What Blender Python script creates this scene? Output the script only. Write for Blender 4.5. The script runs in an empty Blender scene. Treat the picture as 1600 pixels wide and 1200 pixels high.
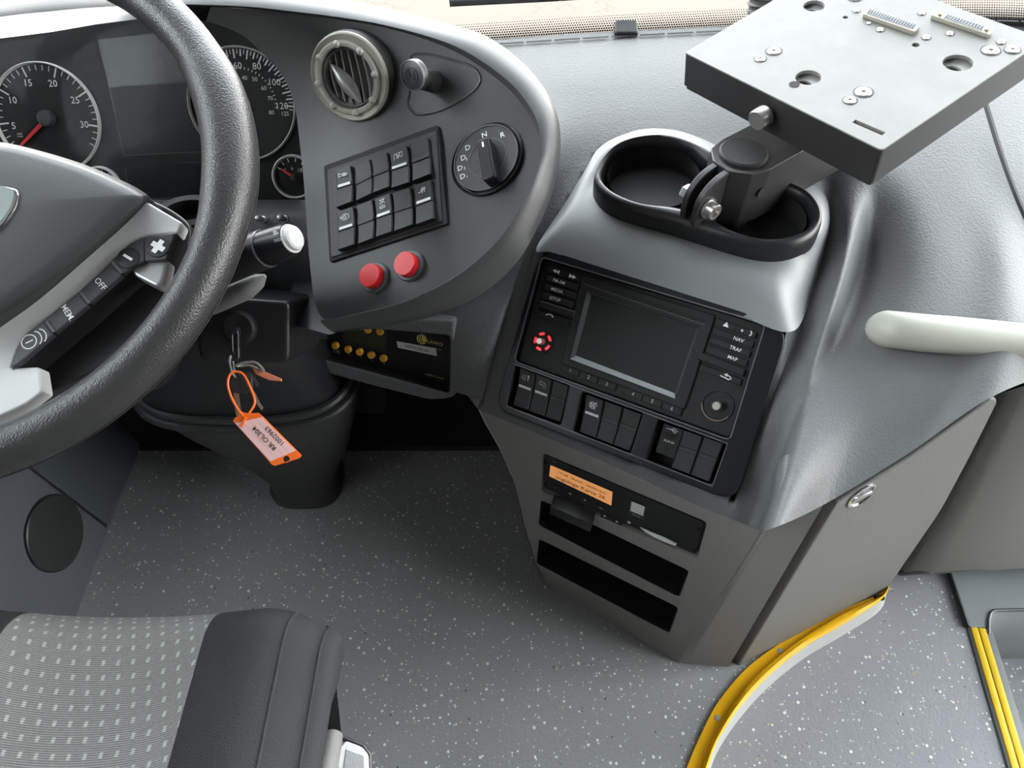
import bpy, bmesh, math, random
import numpy as np
from mathutils import Vector as V3
random.seed(7)
S = bpy.context.scene
COL = S.collection
# ------------------------------------------------------------------ camera, sky, exposure
TH = math.radians(51.6); CT, ST = math.cos(TH), math.sin(TH); FPX = 1156.0
CAM = V3((0, 0, 1.0))
cd = bpy.data.cameras.new('camera'); cam = bpy.data.objects.new('camera', cd); COL.objects.link(cam)
cam.location = CAM; cam.rotation_euler = (math.pi/2 - TH, 0, 0)
cd.sensor_width = 36; cd.lens = 36*FPX/1600; cd.clip_start = .02
S.camera = cam
S.view_settings.view_transform = 'Standard'; S.view_settings.look = 'None'
S.view_settings.gamma = 1; S.view_settings.use_curve_mapping = False
S.view_settings.exposure = 0.22
W = bpy.data.worlds.new('overcast_sky'); S.world = W; W.use_nodes = True
wn = W.node_tree; wn.nodes.clear()
def wnode(t): return wn.nodes.new(t)
tc = wnode('ShaderNodeTexCoord'); sx = wnode('ShaderNodeSeparateXYZ'); rp = wnode('ShaderNodeValToRGB')
bg = wnode('ShaderNodeBackground'); wo = wnode('ShaderNodeOutputWorld')
wn.links.new(tc.outputs['Generated'], sx.inputs[0]); wn.links.new(sx.outputs['Z'], rp.inputs[0])
rp.color_ramp.elements[0].position = 0.0; rp.color_ramp.elements[0].color = (1, .97, .93, 1)
rp.color_ramp.elements[1].position = 0.6; rp.color_ramp.elements[1].color = (.86, .94, 1, 1)
wn.links.new(rp.outputs[0], bg.inputs[0]); bg.inputs[1].default_value = 14.0
wn.links.new(bg.outputs[0], wo.inputs[0])
S.cycles.max_bounces = 8; S.cycles.transparent_max_bounces = 16

# ------------------------------------------------------------------ projection of photo pixels onto real planes
def ray(px, py):
    u = (px-800)/FPX; v = (py-600)/FPX
    return V3((u, CT - v*ST, -(ST + v*CT)))
def PD(px, py, t): return CAM + ray(px, py)*t
def PZ(px, py, z):
    r = ray(px, py); return CAM + r*((z-CAM.z)/r.z)
def PY(px, py, y):
    r = ray(px, py); return CAM + r*(y/r.y)
class Fr:
    """a flat frame: origin, u (right), v (up), n (out of the surface)"""
    def __init__(s, o, n, udir=None):
        s.o = V3(o); s.n = V3(n).normalized()
        u = V3(udir) if udir is not None else V3((0, 0, 1)).cross(s.n)
        u = u - s.n*u.dot(s.n); s.u = u.normalized(); s.v = s.n.cross(s.u)
    def at(s, u, v, w=0): return s.o + s.u*u + s.v*v + s.n*w
    def hit(s, px, py, w=0):
        r = ray(px, py); return CAM + r*((s.o + s.n*w - CAM).dot(s.n)/r.dot(s.n))
    def uv(s, px, py, w=0):
        d = s.hit(px, py, w) - s.o; return (d.dot(s.u), d.dot(s.v))
    def uvs(s, pts, w=0): return [s.uv(p[0], p[1], w) for p in pts]
    def align(s, a, b):
        d = s.hit(*b) - s.hit(*a); s.u = (d - s.n*d.dot(s.n)).normalized(); s.v = s.n.cross(s.u); return s
    def moved(s, o): 
        f = Fr(o, s.n, s.u); return f
    def circ(s, pts, w=0):
        q = np.array(s.uvs(pts, w)); A = np.c_[q, np.ones(len(q))]
        k, *_ = np.linalg.lstsq(A, (q**2).sum(1), rcond=None)
        return k[0]/2, k[1]/2, math.sqrt(k[2]+k[0]**2/4+k[1]**2/4)

# ------------------------------------------------------------------ materials
MATS = {}
def mat(name, col, rough=.5, metal=0, grain=0, gscale=900, spec=.5, emit=None, estr=0, coat=0, var=0, vscale=12, gtype='noise'):
    if name in MATS: return MATS[name]
    m = bpy.data.materials.new(name); m.use_nodes = True; nt = m.node_tree
    b = nt.nodes['Principled BSDF']
    b.inputs['Base Color'].default_value = (*col, 1); b.inputs['Roughness'].default_value = rough
    b.inputs['Metallic'].default_value = metal; b.inputs['Specular IOR Level'].default_value = spec
    b.inputs['Coat Weight'].default_value = coat
    if emit: b.inputs['Emission Color'].default_value = (*emit, 1); b.inputs['Emission Strength'].default_value = estr
    t = nt.nodes.new('ShaderNodeTexCoord')
    if grain:
        if gtype == 'leather':
            n = nt.nodes.new('ShaderNodeTexVoronoi'); n.feature = 'SMOOTH_F1'; n.inputs['Scale'].default_value = gscale; o = n.outputs['Distance']
        else:
            n = nt.nodes.new('ShaderNodeTexNoise'); n.inputs['Scale'].default_value = gscale; n.inputs['Detail'].default_value = 2; o = n.outputs['Fac']
        nt.links.new(t.outputs['Object'], n.inputs['Vector'])
        bp = nt.nodes.new('ShaderNodeBump'); bp.inputs['Strength'].default_value = grain; bp.inputs['Distance'].default_value = .001
        nt.links.new(o, bp.inputs['Height']); nt.links.new(bp.outputs[0], b.inputs['Normal'])
    if var:
        n = nt.nodes.new('ShaderNodeTexNoise'); n.inputs['Scale'].default_value = vscale; n.inputs['Detail'].default_value = 5
        nt.links.new(t.outputs['Object'], n.inputs['Vector'])
        mx = nt.nodes.new('ShaderNodeMix'); mx.data_type = 'RGBA'
        mx.inputs[6].default_value = (*[c*(1-var) for c in col], 1); mx.inputs[7].default_value = (*[min(1, c*(1+var)) for c in col], 1)
        nt.links.new(n.outputs['Fac'], mx.inputs[0]); nt.links.new(mx.outputs[2], b.inputs['Base Color'])
        mr = nt.nodes.new('ShaderNodeMapRange'); mr.inputs[3].default_value = rough*(1-var*.5); mr.inputs[4].default_value = min(1, rough*(1+var*.5))
        nt.links.new(n.outputs['Fac'], mr.inputs[0]); nt.links.new(mr.outputs[0], b.inputs['Roughness'])
    MATS[name] = m; return m
M_pad = mat('dash_leather_grain', (.125, .127, .13), .48, spec=.30, grain=.35, gscale=420, gtype='leather', var=.08, vscale=6)
M_panel = mat('grey_fine_plastic', (.235, .222, .21), .55, grain=.15, gscale=700, var=.06, vscale=8)
M_flap = mat('grained_flap_plastic', (.165, .158, .15), .52, grain=.3, gscale=420, gtype='leather')
M_wing = mat('black_soft_plastic', (.022, .0225, .024), .42, spec=.5, grain=.12, gscale=1100)
M_rim = mat('binnacle_rim_plastic', (.045, .046, .048), .42, grain=.1, gscale=1100)
M_black = mat('black_plastic', (.014, .014, .016), .38)
M_matte = mat('matte_black', (.012, .012, .013), .7)
M_deep = mat('dark_recess', (.006, .006, .007), .8)
M_gloss = mat('gloss_black', (.008, .008, .01), .33, spec=.28)
M_pod = mat('pod_satin_plastic', (.19, .195, .20), .42, grain=.05, gscale=700)
M_switch = mat('switch_plastic', (.015, .0155, .017), .5)
M_radio = mat('radio_plastic', (.009, .009, .010), .5, spec=.35)
M_white = mat('white_print', (.8, .8, .8), .6)
M_grey_print = mat('grey_print', (.62, .62, .62), .6)
M_screen = mat('dead_screen', (.018, .018, .02), .16)
M_bevel = mat('screen_bevel', (.06, .06, .065), .35)
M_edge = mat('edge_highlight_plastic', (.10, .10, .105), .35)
M_sil = mat('satin_silver', (.55, .55, .55), .35, metal=.7)
M_silpaint = mat('silver_paint', (.78, .78, .78), .4)
M_beige = mat('champagne_trim', (.31, .295, .255), .42, metal=.12)
M_beige2 = mat('pale_champagne', (.40, .39, .35), .42, metal=.12)
M_red = mat('red_button', (.72, .012, .02), .4)
M_redneedle = mat('red_needle', (.75, .03, .04), .5)
M_led = mat('red_led', (.5, .01, .01), .3, emit=(1, .02, .03), estr=1.6)
M_leather = mat('wheel_leather', (.030, .030, .031), .38, grain=.36, gscale=820, gtype='leather')
M_hub = mat('hub_cover', (.035, .036, .038), .5, grain=.12, gscale=900)
M_yellow = mat('yellow_rail', (.97, .50, .002), .4, spec=.3, var=.06, vscale=30)
M_yellow2 = mat('yellow_insert', (.86, .56, .01), .5, grain=.2, gscale=400)
M_skirt = mat('pale_skirt', (.55, .54, .51), .45, var=.1, vscale=40)
M_nose = mat('grey_nosing', (.17, .18, .185), .45)
M_tread = mat('step_grey', (.24, .26, .27), .5, var=.06, vscale=7)
M_handle = mat('cream_handle', (.42, .42, .37), .45)
M_amber = mat('amber_lcd', (.75, .34, .12), .5, emit=(1, .42, .14), estr=.4)
M_lcdtext = mat('lcd_text', (.10, .05, .03), .6)
M_olive = mat('olive_lcd', (.035, .04, .012), .3)
M_ybut = mat('yellow_rubber', (.8, .38, .03), .5)
M_lemon = mat('yellow_print', (.7, .62, .18), .6)
M_sticker = mat('white_sticker', (.72, .7, .68), .6)
M_ink = mat('black_ink', (.02, .02, .025), .7)
M_orange = mat('orange_tag', (.95, .16, .015), .45)
M_pink = mat('pink_paper', (.88, .56, .55), .6)
M_copper = mat('faded_orange', (.55, .17, .09), .5)
M_key = mat('key_brass', (.4, .34, .27), .35, metal=.8)
M_steel = mat('steel', (.62, .6, .57), .3, metal=.9)
M_alu = mat('worn_aluminium', (.20, .197, .19), .62, metal=.2, var=.32, vscale=24)
M_brack = mat('bracket_powder_coat', (.022, .021, .022), .45)
M_clear = mat('clear_button', (.5, .5, .5), .35)
M_speaker = mat('speaker_mesh', (.016, .017, .017), .7, grain=.3, gscale=900)
M_sidewall = mat('sidewall_plastic', (.085, .09, .105), .55, grain=.12, gscale=600)
M_ceil = mat('ceiling_liner', (.22, .22, .21), .8)
M_cabin = mat('cabin_wall', (.10, .10, .10), .7)
M_badge = mat('badge_face', (.22, .25, .245), .3, metal=.3)
M_chrome = mat('chrome', (.8, .8, .8), .12, metal=1)
M_rubber = mat('rubber', (.02, .02, .02), .6)
M_wiper = mat('wiper_metal', (.05, .055, .06), .4)

def glass_mat(name, tint=(1, 1, 1), refl=1.0, rough=0.0):
    m = bpy.data.materials.new(name); m.use_nodes = True; nt = m.node_tree; nt.nodes.clear()
    tr = nt.nodes.new('ShaderNodeBsdfTransparent'); tr.inputs[0].default_value = (*tint, 1)
    gl = nt.nodes.new('ShaderNodeBsdfGlossy'); gl.inputs['Roughness'].default_value = rough
    fr = nt.nodes.new('ShaderNodeFresnel'); fr.inputs[0].default_value = 1.5
    mul = nt.nodes.new('ShaderNodeMath'); mul.operation = 'MULTIPLY'; mul.inputs[1].default_value = refl; mul.use_clamp = True
    mx = nt.nodes.new('ShaderNodeMixShader'); o = nt.nodes.new('ShaderNodeOutputMaterial')
    nt.links.new(fr.outputs[0], mul.inputs[0]); nt.links.new(mul.outputs[0], mx.inputs[0]); nt.links.new(tr.outputs[0], mx.inputs[1])
    nt.links.new(gl.outputs[0], mx.inputs[2]); nt.links.new(mx.outputs[0], o.inputs[0]); return m
M_glass = glass_mat('window_glass', (.97, .98, .97), .8)
M_tint = glass_mat('tinted_glass', (.12, .125, .12), .8)  # dark tint added to dim the light of the unseen rear windows
M_cover = glass_mat('cluster_cover', (.97, .97, .97), .08, .05)

def nodes_of(m): return m.node_tree, m.node_tree.nodes['Principled BSDF']
def N(nt, t, **kw):
    n = nt.nodes.new(t)
    for k, v in kw.items(): setattr(n, k, v)
    return n
def floor_mat(name, base, flecks):
    m = mat(name, base, .5); nt, b = nodes_of(m)
    t = N(nt, 'ShaderNodeTexCoord'); L = nt.links.new
    col = None
    base_n = N(nt, 'ShaderNodeTexNoise'); base_n.inputs['Scale'].default_value = 5; base_n.inputs['Detail'].default_value = 6; L(t.outputs['Object'], base_n.inputs['Vector'])
    cr = N(nt, 'ShaderNodeValToRGB'); L(base_n.outputs['Fac'], cr.inputs[0])
    cr.color_ramp.elements[0].position = .3; cr.color_ramp.elements[0].color = (*[c*.93 for c in base], 1)
    cr.color_ramp.elements[1].position = .7; cr.color_ramp.elements[1].color = (*[c*1.07 for c in base], 1)
    prev = cr.outputs[0]
    for sc, thr, keep, colr in flecks:
        v = N(nt, 'ShaderNodeTexVoronoi'); v.inputs['Scale'].default_value = sc; L(t.outputs['Object'], v.inputs['Vector'])
        sep = N(nt, 'ShaderNodeSeparateColor'); L(v.outputs['Color'], sep.inputs[0])
        th = N(nt, 'ShaderNodeMath', operation='MULTIPLY'); L(sep.outputs[1], th.inputs[0]); th.inputs[1].default_value = thr
        lt = N(nt, 'ShaderNodeMath', operation='LESS_THAN'); L(v.outputs['Distance'], lt.inputs[0]); L(th.outputs[0], lt.inputs[1])
        gk = N(nt, 'ShaderNodeMath', operation='LESS_THAN'); L(sep.outputs[0], gk.inputs[0]); gk.inputs[1].default_value = keep
        mu = N(nt, 'ShaderNodeMath', operation='MULTIPLY'); L(lt.outputs[0], mu.inputs[0]); L(gk.outputs[0], mu.inputs[1])
        mx = N(nt, 'ShaderNodeMix', data_type='RGBA'); L(mu.outputs[0], mx.inputs[0]); L(prev, mx.inputs[6]); mx.inputs[7].default_value = (*colr, 1)
        prev = mx.outputs[2]
    L(prev, b.inputs['Base Color'])
    g = N(nt, 'ShaderNodeTexNoise'); g.inputs['Scale'].default_value = 260; g.inputs['Detail'].default_value = 3; L(t.outputs['Object'], g.inputs['Vector'])
    bp = N(nt, 'ShaderNodeBump'); bp.inputs['Strength'].default_value = .35; bp.inputs['Distance'].default_value = .002
    L(g.outputs['Fac'], bp.inputs['Height']); L(bp.outputs[0], b.inputs['Normal'])
    return m
FL = [(150, .32, .36, (.8, .79, .76)), (270, .36, .22, (.75, .75, .73)), (170, .3, .06, (.55, .45, .28)), (200, .3, .05, (.1, .1, .11))]
M_floor = floor_mat('speckled_vinyl', (.29, .29, .295), FL)
M_aisle = floor_mat('speckled_vinyl_aisle', (.29, .29, .31), FL)

# ------------------------------------------------------------------ mesh helpers
ORG = {}
def finish(name, me, m, parent, org, smooth=True, ang=35):
    if m: me.materials.clear(); me.materials.append(m)
    if smooth and len(me.polygons):
        me.polygons.foreach_set('use_smooth', [True]*len(me.polygons))
        me.set_sharp_from_angle(angle=math.radians(ang))
    o = bpy.data.objects.new(name, me); COL.objects.link(o)
    if parent is not None:
        o.parent = parent
    else: o.location = org
    ORG[o.name] = V3(org); return o
class MB:
    def __init__(s): s.v = []; s.f = []; s.uvs = None
    def add(s, vs, fs):
        k = len(s.v); s.v += [V3(x) for x in vs]; s.f += [tuple(i+k for i in f) for f in fs]; return s
    def grid(s, rows, closed=False, flip=False):
        nr, nc = len(rows), len(rows[0]); vs = [p for r in rows for p in r]; fs = []
        for i in range(nr-1):
            for j in range(nc if closed else nc-1):
                a, b = i*nc+j, i*nc+(j+1) % nc; q = (a, b, b+nc, a+nc)
                fs.append(q[::-1] if flip else q)
        return s.add(vs, fs)
    def cap(s, ring, flip=False):
        c = sum((V3(p) for p in ring), V3())/len(ring); n = len(ring)
        return s.add(list(ring)+[c], [((j+1) % n, j, n) if flip else (j, (j+1) % n, n) for j in range(n)])
    def tube(s, path, r, n=12, caps=True, closed=False):
        P = [V3(p) for p in path]; R = r if isinstance(r, (list, tuple)) else [r]*len(P); rings = []; up = None
        for i, p in enumerate(P):
            if closed: d = (P[(i+1) % len(P)]-P[i-1])
            else: d = P[min(i+1, len(P)-1)]-P[max(i-1, 0)]
            d.normalize()
            if up is None: up = d.orthogonal().normalized()
            up = (up - d*up.dot(d)).normalized(); sd = d.cross(up)
            rings.append([p + (up*math.cos(a) + sd*math.sin(a))*R[i] for a in [2*math.pi*k/n for k in range(n)]])
        if closed: rings.append(rings[0])
        s.grid(rings, closed=True)
        if caps and not closed: s.cap(rings[0], True); s.cap(rings[-1])
        return s
    def lathe(s, fr, u, v, prof, n=48, a0=0, a1=2*math.pi):
        """profile of (radius, w) about the axis n of the frame"""
        full = abs(a1-a0-2*math.pi) < 1e-6; k = n if full else n+1
        rows = [[fr.at(u+r*math.cos(a0+(a1-a0)*j/n), v+r*math.sin(a0+(a1-a0)*j/n), w) for j in range(k)] for r, w in prof]
        return s.grid(rows, closed=full)
    def box(s, fr, u0, u1, v0, v1, w0, w1):
        vs = [fr.at(u, v, w) for w in (w0, w1) for v in (v0, v1) for u in (u0, u1)]
        return s.add(vs, [(0, 2, 3, 1), (4, 5, 7, 6), (0, 1, 5, 4), (2, 6, 7, 3), (0, 4, 6, 2), (1, 3, 7, 5)])
    def ribbon(s, fr, pts, wid, w=0, closed=False):
        n = len(pts)
        if closed: pts = list(pts)+[pts[0]]
        L = []; R = []; P = [np.array(p) for p in pts]
        for i, p in enumerate(P):
            a = P[i-1] if i > 0 else (P[-2] if closed else None); b = P[i+1] if i < len(P)-1 else (P[1] if closed else None)
            d = (b if b is not None else p)-(a if a is not None else p); d = d/(np.linalg.norm(d)+1e-12); q = np.array((-d[1], d[0]))*wid/2
            L.append(fr.at(*(p+q), w)); R.append(fr.at(*(p-q), w))
        return s.grid([R, L])
    def flat(s, fr, pts, w=0):
        return s.add([fr.at(*p, w) for p in pts], [tuple(range(len(pts)))])
    def mesh(s, name, org):
        me = bpy.data.meshes.new(name); me.from_pydata([v-org for v in s.v], [], s.f)
        bm = bmesh.new(); bm.from_mesh(me); bmesh.ops.remove_doubles(bm, verts=bm.verts, dist=1e-6); bmesh.ops.dissolve_degenerate(bm, edges=bm.edges, dist=1e-7); bm.to_mesh(me); bm.free()
        return me
    def build(s, name, m, parent=None, org=None, smooth=True, ang=35, recalc=True, bevel=0):
        if parent is not None: org = ORG[parent.name]
        elif org is None:
            xs = [(min(v[i] for v in s.v), max(v[i] for v in s.v)) for i in range(3)]
            org = V3(((xs[0][0]+xs[0][1])/2, (xs[1][0]+xs[1][1])/2, xs[2][0]))
        me = s.mesh(name, V3(org))
        if recalc or bevel:
            bm = bmesh.new(); bm.from_mesh(me)
            if recalc: bmesh.ops.recalc_face_normals(bm, faces=bm.faces)
            if bevel:
                es = [e for e in bm.edges if len(e.link_faces) == 2 and e.calc_face_angle() > .6]
                bmesh.ops.bevel(bm, geom=es, offset=bevel, segments=2, affect='EDGES', profile=.5)
            bm.to_mesh(me); bm.free()
        return finish(name, me, m, parent, org, smooth, ang)
def rr(pts, r, n=5):
    """polygon with rounded corners (r one value or a list)"""
    out = []; k = len(pts); P = [np.array(p, float) for p in pts]
    for i in range(k):
        p, a, b = P[i], P[i-1], P[(i+1) % k]; ri = r[i] if isinstance(r, (list, tuple)) else r
        da, db = a-p, b-p; la, lb = np.linalg.norm(da), np.linalg.norm(db); d = min(ri, la*.49, lb*.49)
        if d < 1e-6: out.append(tuple(p)); continue
        s0, s1 = p+da/la*d, p+db/lb*d
        for j in range(n+1):
            t = j/n; out.append(tuple(s0*(1-t)**2 + 2*p*t*(1-t) + s1*t*t))
    return out
def rect(u0, u1, v0, v1, r=0): 
    q = [(u0, v0), (u1, v0), (u1, v1), (u0, v1)]; return rr(q, r) if r else q
def circle(u, v, r, n=28): return [(u+r*math.cos(2*math.pi*k/n), v+r*math.sin(2*math.pi*k/n)) for k in range(n)]
def plate_geo(fr, loops, w0, w1, bevel=0, res=2):
    cu = bpy.data.curves.new('c', 'CURVE'); cu.dimensions = '2D'; cu.fill_mode = 'BOTH'
    cu.extrude = max(1e-5, (w1-w0)/2-bevel); cu.bevel_depth = bevel; cu.bevel_resolution = res; cu.offset = -bevel
    for lp in loops:
        sp = cu.splines.new('POLY'); sp.points.add(len(lp)-1)
        for p, q in zip(sp.points, lp): p.co = (q[0], q[1], 0, 1)
        sp.use_cyclic_u = True
    ob = bpy.data.objects.new('c', cu); me = bpy.data.meshes.new_from_object(ob)
    mid = (w0+w1)/2
    vs = [fr.at(v.co.x, v.co.y, v.co.z+mid) for v in me.vertices]; fs = [tuple(p.vertices) for p in me.polygons]
    bpy.data.objects.remove(ob); bpy.data.curves.remove(cu); bpy.data.meshes.remove(me)
    return vs, fs
def plate(name, fr, loops, w0, w1, m, parent=None, bevel=0, org=None, ang=14):
    if loops and not isinstance(loops[0][0], (tuple, list)): loops = [loops]
    return MB().add(*plate_geo(fr, loops, w0, w1, bevel)).build(name, m, parent, org, ang=ang)
TX = {}
def text_geo(fr, u, v, s, size, w=.0003, rot=0, sx=1.0, align='CENTER', shear=0, th=.00012):
    if s not in TX:
        cu = bpy.data.curves.new('t', 'FONT'); cu.body = s; cu.align_x = 'CENTER'; cu.align_y = 'CENTER'; cu.resolution_u = 2; cu.size = 1; cu.offset = .006
        ob = bpy.data.objects.new('t', cu); me = bpy.data.meshes.new_from_object(ob)
        TX[s] = ([tuple(x.co) for x in me.vertices], [tuple(p.vertices) for p in me.polygons])
        bpy.data.objects.remove(ob); bpy.data.curves.remove(cu); bpy.data.meshes.remove(me)
    size *= .62; vs, fs = TX[s]; c, q = math.cos(rot), math.sin(rot); out = []
    mx = max((x[0] for x in vs), default=0)
    for x, y, z in vs:
        if align == 'LEFT': x += mx
        if align == 'RIGHT': x -= mx
        x, y = (x+shear*y)*size*sx, y*size; out.append(fr.at(u+x*c-y*q, v+x*q+y*c, w))
    return out, fs
def lettering(name, fr, items, m, parent, w=.0003):
    """items: (u, v, text, size[, rot, sx])"""
    b = MB()
    for it in items: b.add(*text_geo(fr, it[0], it[1], it[2], it[3], w, it[4] if len(it) > 4 else 0, it[5] if len(it) > 5 else 1.0))
    return b.build(name, m, parent, smooth=False, recalc=False)
def strokes(name, fr, lines, wid, m, parent, w=.0004):
    b = MB()
    for l in lines: b.ribbon(fr, l, wid, w)
    return b.build(name, m, parent, smooth=False, recalc=False)
def thing(name, label, cat, loc, group=None):
    o = bpy.data.objects.new(name, None); COL.objects.link(o); o.location = loc; o.empty_display_size = .02
    o['label'] = label; o['category'] = cat; ORG[o.name] = V3(loc)
    if group: o['group'] = group
    return o
def tag(o, label, cat, group=None):
    o['label'] = label; o['category'] = cat
    if group: o['group'] = group
    return o
def struct(o): o['kind'] = 'structure'; return o
def cr(p, t):
    """Catmull-Rom through list p at parameter t in [0, len-1]"""
    n = len(p); i = min(int(t), n-2); f = t-i
    a, b, c, d = p[max(i-1, 0)] if i > 0 else p[0]*2-p[1], p[i], p[i+1], p[i+2] if i+2 < n else p[n-1]*2-p[n-2]
    return (b*2 + (c-a)*f + (a*2-b*5+c*4-d)*f*f + (b*3-a-c*3+d)*f*f*f)*.5
def spline(pts, n, closed=False):
    P = [V3(p) if len(p) == 3 else V3((p[0], p[1], 0)) for p in pts]
    if closed:
        k = len(P); Q = [P[-1]]+P+[P[0], P[1]]; return [cr(Q, 1+k*j/n) for j in range(n)]
    return [cr(P, (len(P)-1)*j/(n-1)) for j in range(n)]
def spline2(pts, n, closed=False): return [(p.x, p.y) for p in spline(pts, n, closed)]
def resample(pts, n):
    P = [np.array(p, float) for p in pts]; d = [0]
    for a, b in zip(P, P[1:]): d.append(d[-1]+np.linalg.norm(b-a))
    q = np.linspace(0, d[-1], n); A = np.array(P)
    return [tuple(np.interp(x, d, A[:, k]) for k in range(A.shape[1])) for x in q]
def patch(G, nu, nv):
    """G: columns of control points, each top to bottom -> rows of points"""
    cols = [[cr(c, (len(c)-1)*j/(nv-1)) for j in range(nv)] for c in G]
    return [[cr([c[j] for c in cols], (len(G)-1)*i/(nu-1)) for i in range(nu)] for j in range(nv)]
GROUND = Fr((0, 0, 0), (0, 0, 1), (1, 0, 0))
def zframe(z): return Fr((0, 0, z), (0, 0, 1), (1, 0, 0))

# ================================================================== the bus shell
ZD = .53                                    # height of the dash top at the windscreen
ZA = -.035                                  # aisle floor, one small step below the driver's platform
GB = V3((0, .9, -.85))
b = MB(); b.grid([[(-14, 16, -.85), (16, 16, -.85)], [(-14, -12, -.85), (16, -12, -.85)]])
M_ground = mat('pale_pavement', (.10, .085, .065), .85)
nt, bs = nodes_of(M_ground); t = N(nt, 'ShaderNodeTexCoord')
v = N(nt, 'ShaderNodeTexVoronoi', feature='DISTANCE_TO_EDGE'); v.inputs['Scale'].default_value = 1.6
nz = N(nt, 'ShaderNodeTexNoise'); nz.inputs['Scale'].default_value = 4; nz.inputs['Detail'].default_value = 5
ad = N(nt, 'ShaderNodeMix', data_type='RGBA', blend_type='LINEAR_LIGHT'); ad.inputs[0].default_value = .35
nt.links.new(t.outputs['Object'], nz.inputs['Vector']); nt.links.new(t.outputs['Object'], ad.inputs[6]); nt.links.new(nz.outputs['Color'], ad.inputs[7]); nt.links.new(ad.outputs[2], v.inputs['Vector'])
r_ = N(nt, 'ShaderNodeValToRGB'); r_.color_ramp.elements[0].color = (.031, .021, .013, 1); r_.color_ramp.elements[0].position = .0
r_.color_ramp.elements[1].color = (.047, .033, .0225, 1); r_.color_ramp.elements[1].position = .014; nt.links.new(v.outputs['Distance'], r_.inputs[0]); nt.links.new(r_.outputs[0], bs.inputs['Base Color'])
struct(b.build('ground', M_ground, org=V3((0, 0, -.85))))

R0 = [(-500, 150), (-250, 120), (0, 98), (300, 84), (600, 72), (770, 62), (960, 50), (1160, 40), (1430, 27), (1600, 27), (1800, 42), (2050, 90)]
base = [PZ(x, y, ZD) for x, y in R0]
base = spline(base, 49)
# windscreen pane with its dotted black edge
ws = thing('window_1', 'wide windscreen above the dashboard', 'window', base[24]); del ws['label']; del ws['category']; struct(ws)
rows = [[p+V3((0, .012-.10*k, 1.42*k-.02)) for p in base] for k in (0, .03, .1, .3, .6, 1)]
MB().grid(rows).build('pane', M_glass, ws)
def frit():
    me = bpy.data.meshes.new('frit'); n = len(base); L = [0]
    for a, c in zip(base, base[1:]): L.append(L[-1]+(c-a).length)
    H = [0, .009, .018, .027]; vs = []; uv = []
    for h in H:
        for p, l in zip(base, L): vs.append(p+V3((0, .008-.1*h/1.42, h-.006))); uv.append((l, h))
    fs = [(i*n+j, i*n+j+1, (i+1)*n+j+1, (i+1)*n+j) for i in range(len(H)-1) for j in range(n-1)]
    me.from_pydata([x-ORG[ws.name] for x in vs], [], fs); ul = me.uv_layers.new(name='UVMap')
    for lp in me.loops: ul.data[lp.index].uv = uv[lp.vertex_index]
    m = bpy.data.materials.new('frit_dots'); m.use_nodes = True; nt = m.node_tree; bs = nt.nodes['Principled BSDF']
    bs.inputs['Base Color'].default_value = (.02, .02, .02, 1); bs.inputs['Roughness'].default_value = .4
    u = N(nt, 'ShaderNodeUVMap'); sp = N(nt, 'ShaderNodeSeparateXYZ'); nt.links.new(u.outputs[0], sp.inputs[0])
    def mth(op, a, b=None):
        x = N(nt, 'ShaderNodeMath', operation=op)
        for i, q in enumerate((a, b)):
            if q is None: continue
            if isinstance(q, (int, float)): x.inputs[i].default_value = q
            else: nt.links.new(q, x.inputs[i])
        return x.outputs[0]
    row = mth('MULTIPLY', sp.outputs[1], 310.); ry = mth('FRACT', row); odd = mth('MULTIPLY', mth('MODULO', mth('FLOOR', row), 2.), .5)
    rx = mth('FRACT', mth('ADD', mth('MULTIPLY', sp.outputs[0], 310.), odd))
    d = mth('SQRT', mth('ADD', mth('POWER', mth('SUBTRACT', rx, .5), 2.), mth('POWER', mth('SUBTRACT', ry, .5), 2.)))
    rad = mth('SUBTRACT', .51, mth('MULTIPLY', sp.outputs[1], 13.))
    al = mth('LESS_THAN', d, rad); nt.links.new(al, bs.inputs['Alpha'])
    finish('frit_band', me, m, ws, ORG[ws.name])
frit()
# roof, walls and door glass of the cabin
def slab(name, x0, x1, y0, y1, z0, z1, m, parent=None):
    o = MB().box(GROUND, x0, x1, y0, y1, z0, z1).build(name, m, parent, smooth=False)
    if parent is None: struct(o)
    return o
XL, XR = -.93, 1.72
slab('ceiling', XL-.05, XR+.05, -4.5, 1.05, 1.93, 1.99, M_ceil)
slab('wall_back', XL-.05, XR+.05, -4.56, -4.5, -.4, 1.93, M_cabin)
wl = slab('wall_left', XL-.05, XL, -4.5, 1.0, -.4, .95, M_cabin)
slab('upper_rail', XL-.05, XL, -4.5, 1.0, 1.5, 1.93, M_cabin, wl)
for y, h_ in ((-3.2, .06), (-1.7, .06), (-.62, .2)): slab('pillar', XL-.05, XL, y-h_, y+h_, .95, 1.5, M_cabin, wl)
slab('front_pillar', XL-.05, XL, .72, 1.0, .5, 1.93, M_cabin, wl)
wr = slab('wall_right', XR, XR+.05, -4.5, -.38, -.4, .9, M_cabin)
slab('upper_rail', XR, XR+.05, -4.5, 1.0, 1.72, 1.93, M_cabin, wr)
for y in (-3.2, -2.0, -1.2, -.38): slab('pillar', XR, XR+.05, y-.06, y+.06, .9, 1.72, M_cabin, wr)
slab('front_pillar', XR, XR+.05, .80, 1.0, -.4, 1.93, M_cabin, wr)
struct(slab('wall_back.001', XL, -.02, -.80, -.76, .0, 1.93, M_cabin))  # unseen partition, added behind the driver to block light from the rear
w2 = slab('window_2', XL-.03, XL-.025, -.5, 1.0, .95, 1.5, M_glass)
w4 = slab('window_4', XL-.03, XL-.025, -4.5, -.55, .95, 1.5, M_tint)
w3 = slab('window_3', XR+.02, XR+.025, -4.5, -.38, .9, 1.72, M_tint)
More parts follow.
